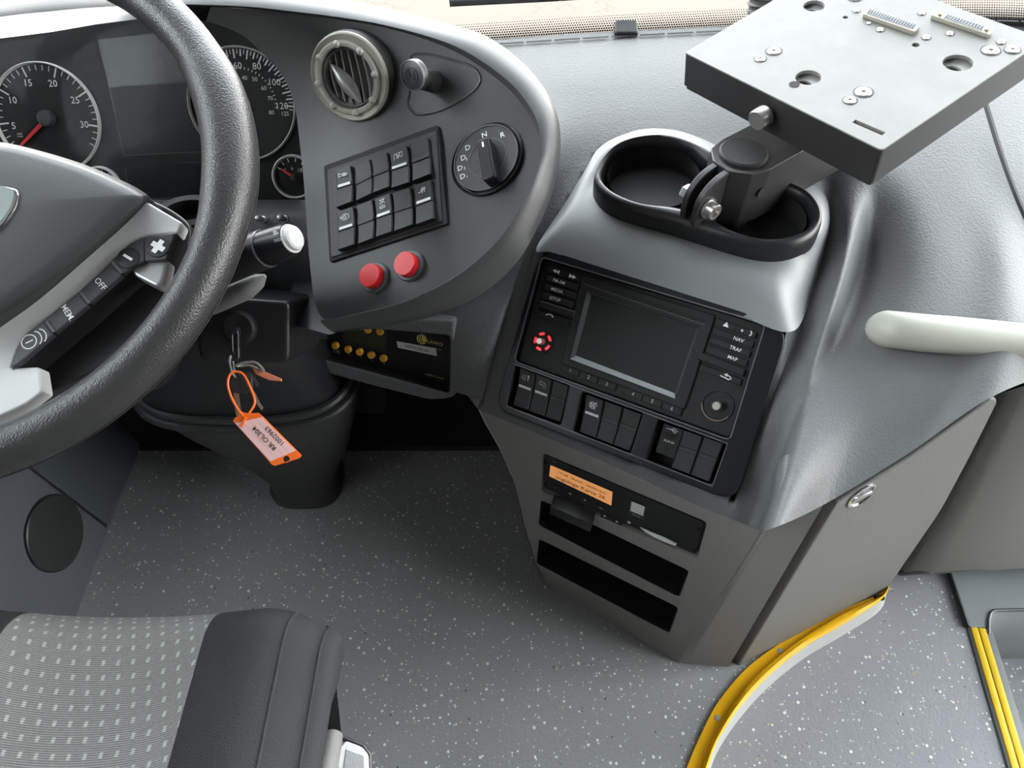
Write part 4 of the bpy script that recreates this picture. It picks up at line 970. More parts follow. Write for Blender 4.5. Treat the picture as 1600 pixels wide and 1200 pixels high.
# ================================================================== instrument cluster
clus = thing('instrument_cluster', 'instrument cluster with two large round gauges behind the steering wheel', 'gauge cluster', CP.hit(300, 310))
bp = [(-300, 330), (-300, 110), (-150, 80), (0, 60), (80, 50), (150, 38), (230, 28), (330, 28), (380, 46), (425, 85), (462, 130), (476, 175), (488, 275), (490, 322), (240, 322)]
plate('backplate', CP, CP.uvs(bp), -.02, 0, M_radio, clus)
dp = CP.uvs([(152, 62), (312, 44), (334, 235), (195, 243)]); up_disp = plate('upper_display', CP, rr(dp, .003), 0, .0012, M_gloss, clus, bevel=.0003)
plate('reflection_patch', CP, CP.uvs([(154, 62), (300, 46), (306, 128), (170, 136)], .0013), .001, .0015, mat('display_reflection', (.035, .04, .04), .22), up_disp)  # paler patch paints a reflection across the top of the display
plate('lower_display', CP, CP.uvs([(196, 262), (330, 251), (333, 306), (206, 312)]), 0, .0012, M_gloss, clus, bevel=.0003)
strokes('frame_line', CP, [CP.uvs([(172, 136), (195, 243), (330, 236)]), CP.uvs([(196, 262), (206, 312)])], .0008, M_edge, clus, .0016)
strokes('bright_line', CP, [CP.uvs([(205, 312), (330, 306)])], .002, M_bevel, clus, .0018)
def gauge(name, c, m_face, ticks, nums, needle=None, hub=True, ringw=.0022, zone=None):
    u, v, r = c
    g = MB().lathe(CP, u, v, [(r*.99, .0012), (0, .0012)], 64).build(name, m_face, clus)
    MB().lathe(CP, u, v, [(r+ringw*.5, .001), (r+ringw*.4, .005), (r, .0062), (r-ringw*.4, .005), (r-ringw*.5, .001)], 72).build('ring', M_silpaint, g)
    b = MB()
    for a, r0, r1, w_ in ticks: b.ribbon(CP, [(u+r*r0*math.cos(a), v+r*r0*math.sin(a)), (u+r*r1*math.cos(a), v+r*r1*math.sin(a))], w_, .0016)
    b.build('ticks', M_white, g, smooth=False)['kind'] = 'stuff'
    lettering('numerals', CP, nums, M_white, g, .0017)
    if needle:
        tip, bw = needle; tip = np.array(tip); c_ = np.array((u, v)); d = tip-c_; L = np.linalg.norm(d); d = d/L; q = np.array((-d[1], d[0]))
        plate('needle', CP, [tuple(c_+q*bw), tuple(c_-q*bw), tuple(tip-q*bw*.5), tuple(tip+q*bw*.5)], .003, .0042, M_redneedle, g)
    if hub: MB().lathe(CP, u, v, [(r*.155, .001), (r*.155, .007), (r*.13, .009), (0, .0092)], 28).build('hub', mat('needle_hub', (.045, .047, .05), .5), g)
    return g
Zt = lambda pts: [(x/5, y/5+60) for x, y in pts]
tc_ = CP.circ(Zt([(0, 340), (100, 240), (200, 205), (330, 195), (480, 245), (620, 340), (720, 450), (790, 580), (800, 680), (770, 820), (700, 930), (620, 995)]))
def ang_of(c, px, py): u, v = CP.uv(px, py); return math.atan2(v-c[1], u-c[0])
a20, a30 = ang_of(tc_, 88, 110), ang_of(tc_, 151, 197); st_ = (a30-a20)/10
tk = []
for k in range(0, 34): a = a20+(k-20)*st_; tk.append((a, .78 if k % 5 == 0 else .86, .96, .0016 if k % 5 == 0 else .0008))
nm = [(*CP.uv(x, y), s, .0155) for s, x, y in (('5', 23, 197), ('10', 21, 157), ('15', 45, 130), ('20', 84, 131), ('25', 119, 157), ('30', 133, 195))]
nm += [(*CP.uv(32, 209), 'x100', .0045), (*CP.uv(33, 213), '1/min', .0045)]
g1 = gauge('rev_counter', tc_, M_radio, tk, nm, (CP.uv(32, 231), .0022))
plate('inset_display', CP, CP.uvs([(58, 218), (118, 214), (121, 234), (63, 238)], .0014), .0013, .0018, M_gloss, g1)
Zs = lambda pts: [(x/4.444+340, y/4.444+50) for x, y in pts]
sc_ = CP.circ(Zs([(50, 125), (160, 98), (250, 115), (320, 150), (535, 590), (510, 690), (450, 780), (380, 845), (300, 882), (260, 880)]))
a60, a120 = ang_of(sc_, 366, 84), ang_of(sc_, 453, 166); st_ = (a120-a60)/12; tk = []
for k in range(-12, 26): a = a60+k*st_/2*1.0; tk.append((a, .80 if k % 4 == 0 else (.84 if k % 2 == 0 else .88), .96, .0015 if k % 2 == 0 else .0008))
for k in range(-6, 17): a = a60+k*st_*.82+.1; tk.append((a, .615, .655, .0008))
nm = [(*CP.uv(x, y), s, .0150) for s, x, y in (('60', 372, 103), ('80', 402, 104), ('100', 429, 129), ('120', 441, 166))]
nm += [(*CP.uv(x, y), s, .0095) for s, x, y in (('40', 383, 122), ('50', 399, 124), ('60', 413, 138), ('70', 423, 154), ('80', 425, 176), ('125', 446, 178))]
gauge('speedometer', sc_, M_radio, tk, nm)
sg = CP.circ([(429, 281), (432, 262), (450, 243), (470, 246), (436, 295), (450, 306), (466, 308)])
nm = [(*CP.uv(x, y), s, .0095) for s, x, y in (('0', 446, 266), ('6', 457, 263), ('10', 469, 266))]
tk = [(math.radians(a), .72, .9, .0012) for a in (150, 128, 106, 80, 55, 30)]
gauge('pressure_gauge', sg, M_radio, tk, nm, (CP.uv(441, 264), .0016), True, .0032)
lg_ = CP.circ([(138, 268), (150, 261.5), (163, 262), (178, 271), (188, 284)])
gauge('pressure_gauge', lg_, M_radio, tk, [(*CP.uv(163, 274), '1/2', .007)], None, False, .0032)
cv = [(-290, 318), (-290, 116), (-150, 86), (0, 66), (80, 56), (150, 44), (230, 34), (325, 34), (375, 53), (415, 90), (450, 134), (463, 180), (474, 275), (477, 312)]
plate('cover_glass', CP, CP.uvs(cv, .010), .0095, .0105, M_cover, clus)

# ================================================================== steering wheel
WC = V3((-.42, .455, .66)); WN = V3((0, -.41, .91)); WH = Fr(WC, WN, (1, 0, 0)); RW = .21
wheel = thing('steering_wheel', 'black leather steering wheel with silver spokes and a key pad', 'steering wheel', WC-WH.n*.10)
ab = math.atan2(*WH.uv(352, 215)[::-1])
path = []; rad = []
for k in range(160):
    a = 2*math.pi*k/160; path.append(WH.at(RW*math.cos(a), RW*math.sin(a), 0))
    f = 0
    for c0 in (ab, math.pi-ab):
        d = (a-c0+math.pi) % (2*math.pi)-math.pi; f = max(f, 1/(1+math.exp((abs(d)-.30)/.045)))
    rad.append(.0168+.0032*f)
rim_ = MB().tube(path, rad, 28, closed=True).build('rim', M_leather, wheel, ang=180)
# parting seam along the outside of the rim
MB().tube([WH.at((RW+r*.93)*math.cos(2*math.pi*k/160), (RW+r*.93)*math.sin(2*math.pi*k/160), -r*.42) for k, r in enumerate(rad)], .0007, 5, closed=True).build('seam', M_rubber, rim_)
def mir(pts): return [(-u, v) for u, v in pts][::-1]
def wuv(pts, w): return WH.uvs(pts, w)
hubw = .014
cr_ = wuv([(0, 225), (60, 238), (130, 260), (190, 286), (215, 300), (220, 306), (214, 316), (184, 342), (136, 384), (63, 443), (0, 485), (-50, 515)], hubw)
cr_ = [(0, cr_[0][1]+.0)]+cr_ + [(0, cr_[-1][1]-.012)]
full = cr_+mir(cr_)[1:-1]
lo_ = wuv([(0, 222), (60, 235), (132, 257), (195, 284), (224, 300), (232, 309), (224, 322), (188, 358), (138, 402), (64, 466), (0, 512), (-50, 545)], -.010)
lo_ = [(0, lo_[0][1])]+lo_+[(0, lo_[-1][1]-.012)]; lfull = lo_+mir(lo_)[1:-1]
U_ = spline2(full, 120, True); L2 = spline2(lfull, 120, True); cc = np.mean(U_, 0)
b = MB(); rows = [[WH.at(*p, -.05) for p in L2], [WH.at(*p, -.010) for p in L2], [WH.at(*(np.array(p)*.35+np.array(q)*.65), .004) for p, q in zip(L2, U_)]]
rows.append([WH.at(*p, hubw-.003) for p in U_])
for f, h in ((.97, hubw), (.9, hubw+.002), (.6, hubw+.006), (.3, hubw+.008)): rows.append([WH.at(*(cc+(np.array(p)-cc)*f), h) for p in U_])
b.grid(rows, closed=True); b.cap(rows[-1]); b.build('hub_cover', M_hub, wheel, ang=70)
bd = wuv([(-84, 288), (-40, 286), (12, 292), (28, 297), (31, 305), (26, 325), (8, 352), (-30, 385), (-84, 400)], hubw+.007)
bd = [(0, bd[0][1])]+bd[1:-1]+[(0, bd[-1][1])]; bf = rr(bd+mir(bd)[1:-1], .004)
bz = plate('badge_rim', WH, bf, hubw-.002, hubw+.0085, M_chrome, wheel, bevel=.0012)
ctr = np.mean(bf, 0); plate('badge_face', WH, [tuple(ctr+(np.array(p)-ctr)*.955) for p in bf], hubw+.008, hubw+.009, M_badge, bz)
sw_ = -.010
sp1 = wuv([(215, 312), (232, 316), (250, 327), (284, 347), (277, 364), (250, 366), (225, 369), (202, 381), (174, 408), (125, 454), (71, 498), (41, 521), (27, 543), (17, 575), (60, 573), (66, 612), (40, 632), (0, 650), (-60, 680), (-70, 560), (0, 505), (64, 460), (138, 395), (188, 350)], sw_)
for q in (sp1, mir(sp1)): plate('spoke', WH, rr(q, .002), sw_-.014, sw_, M_silpaint, wheel, bevel=.0018)
tl_ = wuv([(205, 414), (226, 407), (263, 403), (255, 440), (246, 449), (209, 430)], sw_)
for q in (tl_, mir(tl_)): plate('spoke_tail', WH, rr(q, .004), sw_-.014, sw_+.001, M_sil, wheel, bevel=.002)
bk_ = wuv([(205, 300), (240, 312), (272, 328), (300, 352), (270, 480), (180, 560), (60, 620), (0, 640), (-60, 600), (60, 430)], -.03)
for q in (bk_, mir(bk_)): plate('spoke_back', WH, rr(q, .01), -.055, -.032, M_black, wheel, bevel=.002)
body = wuv([(225, 371), (275, 364), (258, 408), (230, 411), (212, 420), (192, 432), (139, 479), (85, 525), (32, 570), (17, 577), (28, 543), (42, 521), (72, 498), (126, 454), (175, 408), (204, 381)], -.008)
padb = plate('key_pad', WH, body, -.050, -.0095, M_black, wheel)
B_ = {'plus': [(225, 370), (274, 364), (260, 406), (227, 408)], 'minus': [(224, 370), (226, 408), (209, 415), (192, 429), (174, 408), (203, 381)], 'OFF': [(173, 409), (191, 430), (140, 475), (126, 455)], 'MEM.': [(124, 456), (138, 477), (85, 521), (72, 499)], 'wheel': [(70, 500), (83, 523), (32, 567), (18, 575), (28, 543), (42, 521)]}
for k_, q in B_.items():
    uv = wuv(q, -.005); bt = plate('key', WH, rr(uv, .0012), -.0098, -.0045, mat('key_grey', (.05, .052, .055), .45), wheel, bevel=.001)
    m_ = np.mean(uv, 0)
    def at_(x, y): return WH.uv(x, y, -.0045)
    if k_ in ('plus', 'minus'):
        p = at_(248, 386) if k_ == 'plus' else at_(201, 403); MB().lathe(WH, *p, [(.0085, -.0046), (.008, -.0038), (.006, -.0034), (0, -.0036)], 28).build('dish', M_switch, bt)
        d = np.array(at_(206, 406))-np.array(at_(196, 400)); d = d/np.linalg.norm(d); e = np.array((-d[1], d[0])); p = np.array(p); b = MB(); w_ = -.0032
        if k_ == 'minus': b.ribbon(WH, [tuple(p-d*.004), tuple(p+d*.004)], .002, w_)
        else: b.ribbon(WH, [tuple(p-d*.0055), tuple(p+d*.0055)], .004, w_); b.ribbon(WH, [tuple(p-e*.0055), tuple(p+e*.0055)], .004, w_+.0001)
        b.build('sign', M_white, bt, smooth=False)
    elif k_ == 'wheel':
        b = MB(); p = np.array(at_(52, 531)); d = np.array(at_(64, 525))-np.array(at_(44, 535)); d = d/np.linalg.norm(d); e = np.array((-d[1], d[0]))
        b.ribbon(WH, [tuple(p-d*.003+np.array(x)) for x in circle(0, 0, .0052, 20)], .0008, -.0042, closed=True)
        for o_ in (.002, .0055): b.ribbon(WH, [tuple(p+d*(o_+.004*math.cos(t_))+e*.0055*math.sin(t_)) for t_ in np.linspace(-1.3, 1.3, 9)], .0008, -.0042)
        b.ribbon(WH, [tuple(p-d*.0055), tuple(p)], .0008, -.0042); b.build('sign', M_white, bt, smooth=False)
    else:
        d = np.array(at_(175, 448))-np.array(at_(153, 428)) if k_ == 'OFF' else np.array(at_(118, 500))-np.array(at_(100, 470))
        d = np.array(uv[1])-np.array(uv[0]); x_ = at_(157, 444) if k_ == 'OFF' else at_(106, 489)
        lettering('lettering', WH, [(*x_, k_, .0102, math.atan2(d[1], d[0]), 1.0)], M_white, bt, -.0042)
for (x0, y0, x1, y1) in ((176, 410, 191, 427), (127, 457, 140, 474), (73, 502, 85, 519)):
    b = MB(); b.ribbon(WH, [at_(x0, y0), at_(x1, y1)], .0022, -.0038); b.build('divider', M_edge, padb, smooth=False)

# ================================================================== column, stalks, pedestal cover
colm = thing('pedestal_shroud', 'dark steering column with shroud under the wheel and moulded pedestal cover', 'steering column', V3((-.31, .56, 0)))
SH = Fr(WC-WH.n*.07, WN, (1, 0, 0))
shp = rr([(-.095, -.11), (.095, -.11), (.11, -.02), (.06, .035), (-.06, .035), (-.11, -.02)], .03)
plate('shroud', SH, shp, -.13, 0.0, M_black, colm, bevel=.012)
MB().lathe(WH, 0, 0, [(.045, -.075), (.05, -.03)], 32).build('hub_neck', M_black, colm)
sc2 = PD(292, 329, .735); f_ = Fr(sc2, (-.1, -.5, .85), (1, .1, 0))
so_ = [f_.at(.034*math.cos(t_), .016*math.sin(t_), 0) for t_ in np.linspace(0, 2*math.pi, 32, endpoint=False)]
b = MB(); b.grid([[p-f_.n*.05 for p in [f_.at(.05*math.cos(t_), .022*math.sin(t_), 0) for t_ in np.linspace(0, 2*math.pi, 32, endpoint=False)]], so_, [f_.at(.024*math.cos(t_), .0105*math.sin(t_), .001) for t_ in np.linspace(0, 2*math.pi, 32, endpoint=False)], [f_.at(.022*math.cos(t_), .009*math.sin(t_), -.02) for t_ in np.linspace(0, 2*math.pi, 32, endpoint=False)]], closed=True); b.build('grommet', M_wing, colm)
# pedestal: lofted from the foot on the floor up to the column
def oval(cx, cy, rx, ry, z, n=48, p=3.0):
    o = []
    for k in range(n):
        t_ = 2*math.pi*k/n; c_, s__ = math.cos(t_), math.sin(t_); o.append(V3((cx+rx*math.copysign(abs(c_)**(2/p), c_), cy+ry*math.copysign(abs(s__)**(2/p), s__), z)))
    return o
secs = [oval(-.318, .60, .055, .05, 0), oval(-.318, .60, .055, .05, .012), oval(-.317, .60, .050, .046, .016), oval(-.316, .60, .051, .046, .05), oval(-.315, .60, .085, .06, .13), oval(-.325, .60, .115, .075, .20), oval(-.335, .60, .135, .085, .262)]
MB().grid(secs, closed=True).build('pedestal_cover', M_panel if False else mat('dark_cover', (.055, .055, .055), .55), colm, ang=50)
b = MB(); b.tube([p+V3((0, 0, .004)) for p in oval(-.335, .60, .137, .087, .262)], .0065, 10, closed=True); b.tube([p+V3((0, 0, .016)) for p in oval(-.335, .60, .132, .083, .262)], .006, 10, closed=True); b.build('piped_trim', M_leather, colm)
MB().grid([oval(-.335, .60, .13, .08, .27), oval(-.35, .60, .125, .085, .33), oval(-.37, .59, .115, .08, .42), oval(-.39, .57, .10, .07, .50)], closed=True).build('column_boot', M_black, colm)
ig = PD(372, 520, .70); IGF = Fr(ig, (-.1, -.75, .6), (1, 0, 0))
plate('ignition_housing', IGF, rr([(-.045, -.03), (.045, -.03), (.05, .03), (-.045, .035)], .008), -.09, -.006, M_black, colm, bevel=.004)
MB().lathe(IGF, 0, .004, [(.017, -.008), (.0165, -.002), (.014, 0), (.006, 0), (0, -.001)], 28).build('ignition_barrel', M_black, colm)
# stalk switch with its pale end button
stk = thing('stalk_switch', 'thick black column stalk with a pale round end button', 'control stalk', PD(400, 420, .62))
e1_ = PD(455, 373, .615); e0_ = PD(300, 432, .67); ax = (e1_-e0_).normalized(); SF = Fr(e1_, ax, V3((0, 0, 1)))
MB().tube([e0_, e0_.lerp(e1_, .4), e0_.lerp(e1_, .76), e0_.lerp(e1_, .77)], [.017, .0175, .0165, .0155], 28).build('stem', M_black, stk)
MB().tube([e0_.lerp(e1_, .775), e0_.lerp(e1_, .78), e0_.lerp(e1_, .97), e1_], [.0150, .0156, .0140, .0130], 28).build('turning_sleeve', M_gloss, stk)
MB().tube([e0_.lerp(e1_, .762), e0_.lerp(e1_, .776)], [.0167, .0160], 28, caps=False).build('sleeve_ring', M_edge, stk)
MB().lathe(SF, 0, 0, [(.0128, -.002), (.0122, .001), (.0108, .001), (.0102, .0045), (.0085, .0058), (0, .0060)], 32).build('end_button', M_clear, stk)
tf = Fr(PD(433, 366, .592), (CAM-PD(433, 366, .592)).normalized()-ax*.0, ax); tf = Fr(tf.o, (tf.n-ax*tf.n.dot(ax)), ax)
b = MB(); b.flat(tf, [(-.0032, .0), (.0032, .0), (0, .006)], .0012); b.build('arrow_sign', M_white, stk, smooth=False)
lettering('lettering', tf, [(0, -.0045, 'DI/OFF', .0052, -.1)], M_white, stk, .0012)
lev = thing('retarder_lever', 'thin grey lever below the thick black column stalk', 'lever', PD(360, 465, .66))
lp_ = [PD(330, 476, .70), PD(350, 467, .69), PD(385, 452, .675), PD(404, 439, .668), PD(414, 431, .665)]
MB().tube(lp_, [.010, .010, .0095, .007, .002], 14).build('handle', mat('lever_grey', (.22, .22, .215), .5), lev)

# ================================================================== side wall of the driver's place
XW = PZ(195, 760, 0).x
LS = Fr((XW, .5, 0), (.985, 0, .15), (0, 1, 0))       # u runs back towards the driver, v up
side = slab('wall_left.001', XW-.02, XW-.016, -.9, .66, -.02, .03, M_sidewall)
def lp(px, py, w=0): return LS.hit(px, py, w)
pl_ = [(.95, 0), (-.45, 0), (-.45, .62), (.95, .62)]
plate('side_panel', LS, [(-.42, 0), (.16, 0), (.16, .56), (-.1, .62), (-.42, .50)], -.012, 0, M_sidewall, side, bevel=.002)
sq = LS.uvs([(57, 738), (165, 823), (197, 752), (110, 690)])
c0 = LS.uvs([(40, 726), (166, 823)]); d_ = np.array(c0[1])-np.array(c0[0])
b = MB(); b.ribbon(LS, [tuple(np.array(c0[0])-d_*.3), c0[1]], .004, .0006); b.build('panel_seam', M_deep, side, smooth=False)
fp = LS.uvs([(41, 727), (165, 820), (196, 755), (120, 660)]); plate('front_panel', LS, [fp[0], fp[1], (.165, 0.001), (.165, .55), (fp[0][0]-.02, .60)], -.004, .004, mat('sidewall_dark', (.06, .068, .078), .5), side, bevel=.002)
b = MB(); wd = LS.uvs([(0, 772), (40, 850), (64, 935)]); P_ = [LS.at(*p, .0) for p in wd]
kick = MB(); kick.grid([[LS.at(wd[0][0]+.0, wd[0][1], .0), LS.at(*wd[1], .0), LS.at(*wd[2], .0), LS.at(-.42, -.05, 0)], [LS.at(-.42, wd[0][1]+.1, .03), LS.at(-.42, wd[1][1], .03), LS.at(-.42, wd[2][1], .03), LS.at(-.42, -.05, .03)]]); kick.build('lower_bulge', M_sidewall, side)
spk = LS.circ([(x/2.857, y/2.857+560) for x, y in [(98, 800), (120, 720), (170, 650), (240, 610), (300, 620), (350, 680), (362, 760), (340, 850), (290, 920), (210, 962), (150, 930), (115, 870)]])
ts = thing('speaker', 'round black speaker grille set in the left side wall by the floor', 'speaker', LS.at(spk[0], spk[1]-spk[2], 0))
MB().lathe(LS, spk[0], spk[1], [(spk[2]*1.0, -.002), (spk[2]*1.0, .004), (spk[2]*.97, .0052)], 56).build('rim', M_black, ts)
MB().lathe(LS, spk[0], spk[1], [(spk[2]*.97, .0050), (spk[2]*.6, .0062), (0, .0066)], 56).build('grille', M_speaker, ts)

# ================================================================== driver's seat
seat = thing('driver_seat', "driver's seat cushion in grey dotted fabric with dark side bolsters", 'seat', V3((-.337, -.05, 0)))
YF = PZ(300, 946, .39).y
def seat_z(x, y):
    """height of the cushion top"""
    cx = -.337; d = abs(x-cx)
    z = .402 - .010*max(0, 1-(d/.09)**2) + .012*math.exp(-((d-.135)/.035)**2)
    return z
def seat_pt(x, f):
    """f 0 at the back, 1 at the front edge, beyond 1 rolls down the front"""
    cx = -.337; d = abs(x-cx); hw = .20
    yf = YF - .022*max(0, (d-.12)/.08)**2
    if f <= 1: y = -.30+(yf-.035+.30)*f; z = seat_z(x, y) - .006*max(0, f-.7)/.3
    else:
        a = (f-1)*math.pi/2; y = yf-.035+.040*math.sin(min(a, math.pi/2)); z = seat_z(x, y)-.006-.045*(1-math.cos(min(a, math.pi/2)))
        if f > 2: z -= (f-2)*.09; y -= (f-2)*.055
    return V3((x, y, z))
FS = [i/24 for i in range(25)]+[1+i/10 for i in range(1, 11)]+[2.3, 2.7, 3.2]
def strip(x0, x1, n, curve=None):
    return [[seat_pt(x0+(x1-x0)*k/n, f) for k in range(n+1)] for f in FS]
xs_ = (-.253, -.184)
cush = MB().grid(strip(-.421, xs_[0], 20)).build('centre_panel', None, seat, ang=80)
def bolster(sgn):
    cx = -.337; rows1, rows2 = [], []
    for f in FS:
        x1 = cx+sgn*.084; x2 = cx+sgn*.153
        rows1.append([seat_pt(x1+(x2-x1)*k/8, f) for k in range(9)])
        r = []; p0 = seat_pt(x2, f); p1 = seat_pt(cx+sgn*.176, f)
        drop = 0 if f <= 1 else 1
        for k in range(15):
            if k <= 5: r.append(p0.lerp(p1, k/5) - V3((0, 0, .004*(k/5)**2)))
            else:
                a = (k-5)/9; g = a*math.pi/2*1.1; sh = .026*math.sin(min(g, math.pi/2))
                fr = min(f, 1.9)
                dz = .10*max(0, a-.35)**1.3; r.append(V3((p1.x+sgn*(sh-.55*dz-.040*max(0, f-1.6)), p1.y-.012*a*(1 if f > .9 else 0)-.5*dz*(1 if f > .9 else 0), p1.z-.004-.030*(1-math.cos(g))-dz)))
        rows2.append(r)
    if sgn < 0: rows1 = [r[::-1] for r in rows1]; rows2 = [r[::-1] for r in rows2]
    return rows1, rows2
M_bol = mat('bolster_fabric', (.038, .039, .041), .85, grain=.6, gscale=700, spec=.25)
for sg in (1, -1):
    r1, r2 = bolster(sg)
    MB().grid(r1).build('side_bolster', M_bol, seat, ang=80); MB().grid(r2).build('bolster_edge', M_bol, seat, ang=80)
    if sg > 0: e_in = [r[-1] for r in r1]; e_c = [r[0] for r in r1]; e_o = [r[6] for r in r2]
MB().tube([p+V3((0, 0, .0003)) for p in e_in], .0011, 6).build('stitched_seam', mat('thread', (.03, .03, .03), .8), seat)
MB().tube([p+V3((0, 0, .0002)) for p in e_o[:-3]], .0010, 6).build('stitched_seam', mat('thread', (.03, .03, .03), .8), seat)
MB().box(GROUND, -.48, -.21, -.29, YF-.10, .19, .345).build('seat_pan', M_black, seat, bevel=.01)
MB().box(GROUND, -.47, -.22, -.26, .06, .0, .19).build('seat_base', M_black, seat, bevel=.01)
# fabric of the centre panel: fine ribs and small pale squares on a slanted grid
mf = bpy.data.materials.new('dotted_fabric'); mf.use_nodes = True; nt, bs = nodes_of(mf); Lk = nt.links.new
def mth(op, a, b=None):
    x = N(nt, 'ShaderNodeMath', operation=op)
    for i, q in enumerate((a, b)):
        if q is None: continue
        if isinstance(q, (int, float)): x.inputs[i].default_value = q
        else: Lk(q, x.inputs[i])
    return x.outputs[0]
t = N(nt, 'ShaderNodeTexCoord'); sp = N(nt, 'ShaderNodeSeparateXYZ'); Lk(t.outputs['Object'], sp.inputs[0])
X, Y = sp.outputs[0], mth('SUBTRACT', sp.outputs[1], mth('MULTIPLY', sp.outputs[2], 1.0))
PXs, PYs = .0122, .0122
row = mth('DIVIDE', Y, PYs); rfl = mth('FLOOR', row); xx = mth('ADD', mth('DIVIDE', X, PXs), mth('MULTIPLY', rfl, .32))
fx, fy = mth('FRACT', xx), mth('FRACT', row)
sqr = mth('MULTIPLY', mth('LESS_THAN', mth('ABSOLUTE', mth('SUBTRACT', fx, .5)), .115), mth('LESS_THAN', mth('ABSOLUTE', mth('SUBTRACT', fy, .5)), .18))
wn_ = N(nt, 'ShaderNodeTexNoise'); wn_.inputs['Scale'].default_value = 420; Lk(t.outputs['Object'], wn_.inputs['Vector'])
wn2 = N(nt, 'ShaderNodeTexNoise'); wn2.inputs['Scale'].default_value = 9; Lk(t.outputs['Object'], wn2.inputs['Vector'])
rib = mth('ADD', mth('MULTIPLY', mth('SINE', mth('MULTIPLY', Y, 3600.)), .5), .5)
c1 = N(nt, 'ShaderNodeMix', data_type='RGBA'); c1.inputs[6].default_value = (.13, .13, .13, 1); c1.inputs[7].default_value = (.37, .365, .36, 1)
Lk(mth('ADD', mth('MULTIPLY', rib, .55), mth('MULTIPLY', wn_.outputs['Fac'], .45)), c1.inputs[0])
c2 = N(nt, 'ShaderNodeMix', data_type='RGBA'); c2.inputs[7].default_value = (.55, .55, .55, 1); Lk(c1.outputs[2], c2.inputs[6]); Lk(mth('MULTIPLY', sqr, mth('ADD', mth('MULTIPLY', wn_.outputs['Fac'], .9), .25)), c2.inputs[0])
Lk(c2.outputs[2], bs.inputs['Base Color']); bs.inputs['Roughness'].default_value = .9; bs.inputs['Specular IOR Level'].default_value = .2
bp_ = N(nt, 'ShaderNodeBump'); bp_.inputs['Strength'].default_value = .5; bp_.inputs['Distance'].default_value = .0006; Lk(rib, bp_.inputs['Height']); Lk(bp_.outputs[0], bs.inputs['Normal'])
cush.data.materials.append(mf)
# small control panel at the side of the seat
p0, p1 = PD(520, 1150, .62), PD(506, 1230, .58)
MB().tube([p0, p1], .0085, 18).build('control_tube', mat('taupe_plastic', (.2, .19, .185), .5), seat)
CPn = Fr(PD(555, 1180, .63), (.25, -.35, .9)); q = [(540, 1158), (566, 1168), (576, 1180), (578, 1260), (524, 1250), (530, 1170)]
pn = plate('control_panel', CPn, rr(CPn.uvs(q), .003), -.008, 0, M_silpaint, seat, bevel=.001)
q = [(541, 1171), (568, 1181), (570, 1250), (532, 1240)]; plate('textured_inlay', CPn, CPn.uvs(q), -.001, .0006, mat('inlay', (.42, .42, .42), .7, grain=1, gscale=1200), pn)
bb = CPn.uvs(q); MB().tube([CPn.hit(x, y, -.004) for x, y in [(526, 1145), (540, 1155), (566, 1165), (577, 1178), (579, 1260)]], .0022, 8).build('black_edge', M_black, pn)

# ================================================================== yellow edge rail of the platform, step nosing and step
rail = thing('edge_rail', 'curved yellow edging rail along the rim of the driver platform', 'rail', PZ(1220, 1040, ZA))
Lp = [(1055, 1260), (1073, 1200), (1098, 1142), (1123, 1096), (1165, 1046), (1215, 1008), (1273, 975), (1332, 946), (1372, 928), (1384, 914)]
Gp = [(1075, 1260), (1097, 1200), (1117, 1152), (1150, 1096), (1190, 1050), (1245, 1005), (1310, 965), (1362, 940), (1378, 930), (1386, 914)]
Rp_ = [(1087, 1260), (1106, 1200), (1121, 1158), (1154, 1108), (1199, 1058), (1258, 1010), (1324, 971), (1369, 943), (1386, 926), (1390, 912)]
n = 60
def rl(pts, z): return [V3(p) for p in spline([PZ(x, y, z) for x, y in pts], n)]
La, Lb, Gb = rl(Lp, .001), rl(Lp, .004), rl(Gp, .004)
Ga = [p.lerp(q, .0)+V3((0, 0, .006)) for p, q in zip(Gb, Gb)]; Rt = rl(Rp_, .010); Re = rl(Rp_, .004)
def ext(R): # carry the strip on straight towards the rear
    return [[r[0]+(r[0]-r[1]).normalized()*.5]+r for r in R]
R_ = ext([La, Lb, [p.lerp(q, .92) for p, q in zip(Lb, Gb)]])
MB().grid(R_).build('flat_flange', M_yellow, rail, ang=30)
R_ = ext([[p.lerp(q, .90) for p, q in zip(Lb, Gb)], [p+V3((0, 0, .0065)) for p in Gb], [p.lerp(q, .5)+V3((0, 0, .0025)) for p, q in zip(Ga, Rt)], Rt, [p+V3((0, 0, -.008)) for p in Rt]])
MB().grid(R_).build('raised_lip', M_yellow, rail, ang=50)
Sk = [p+V3((.006, -.006, 0)) for p in rl(Rp_, .0)]
for p in Sk: p.z = ZA+.0005
R_ = ext([[p+V3((0, 0, -.007)) for p in Rt], Sk]); MB().grid(R_).build('skirt', M_skirt, rail)
for x, y in ((1219, 1017), (1121, 1122)):
    P = PZ(x, y, .004); f_ = zframe(P.z); MB().lathe(f_, P.x, P.y, [(.004, 0), (.0036, .0008), (.001, .001), (0, .0002)], 14).build('screw_head', M_steel, rail)
P = PZ(1374, 935, .006); MB().box(zframe(.003), P.x-.006, P.x+.006, P.y-.002, P.y+.004, 0, .0065).build('end_gap', M_deep, rail)
nose = thing('step_nosing', 'straight grey step nosing with two yellow ribbed inserts', 'step edge', V3((nB.x, nB.y-.3, ZA)))
NF = Fr(nB+V3((0, 0, .0)), (0, 0, 1), -dn)            # u forward
r0_ = [PZ(x, y, ZA+.003) for x, y in ((1509, 981), (1516.5, 981), (1526.5, 981), (1528.5, 981), (1538.5, 981), (1544, 981))]
wv = [(p-nB).dot(NF.v) for p in r0_]; wv = [abs(x) for x in wv]; sg = -1 if (r0_[-1]-nB).dot(NF.v) < 0 else 1
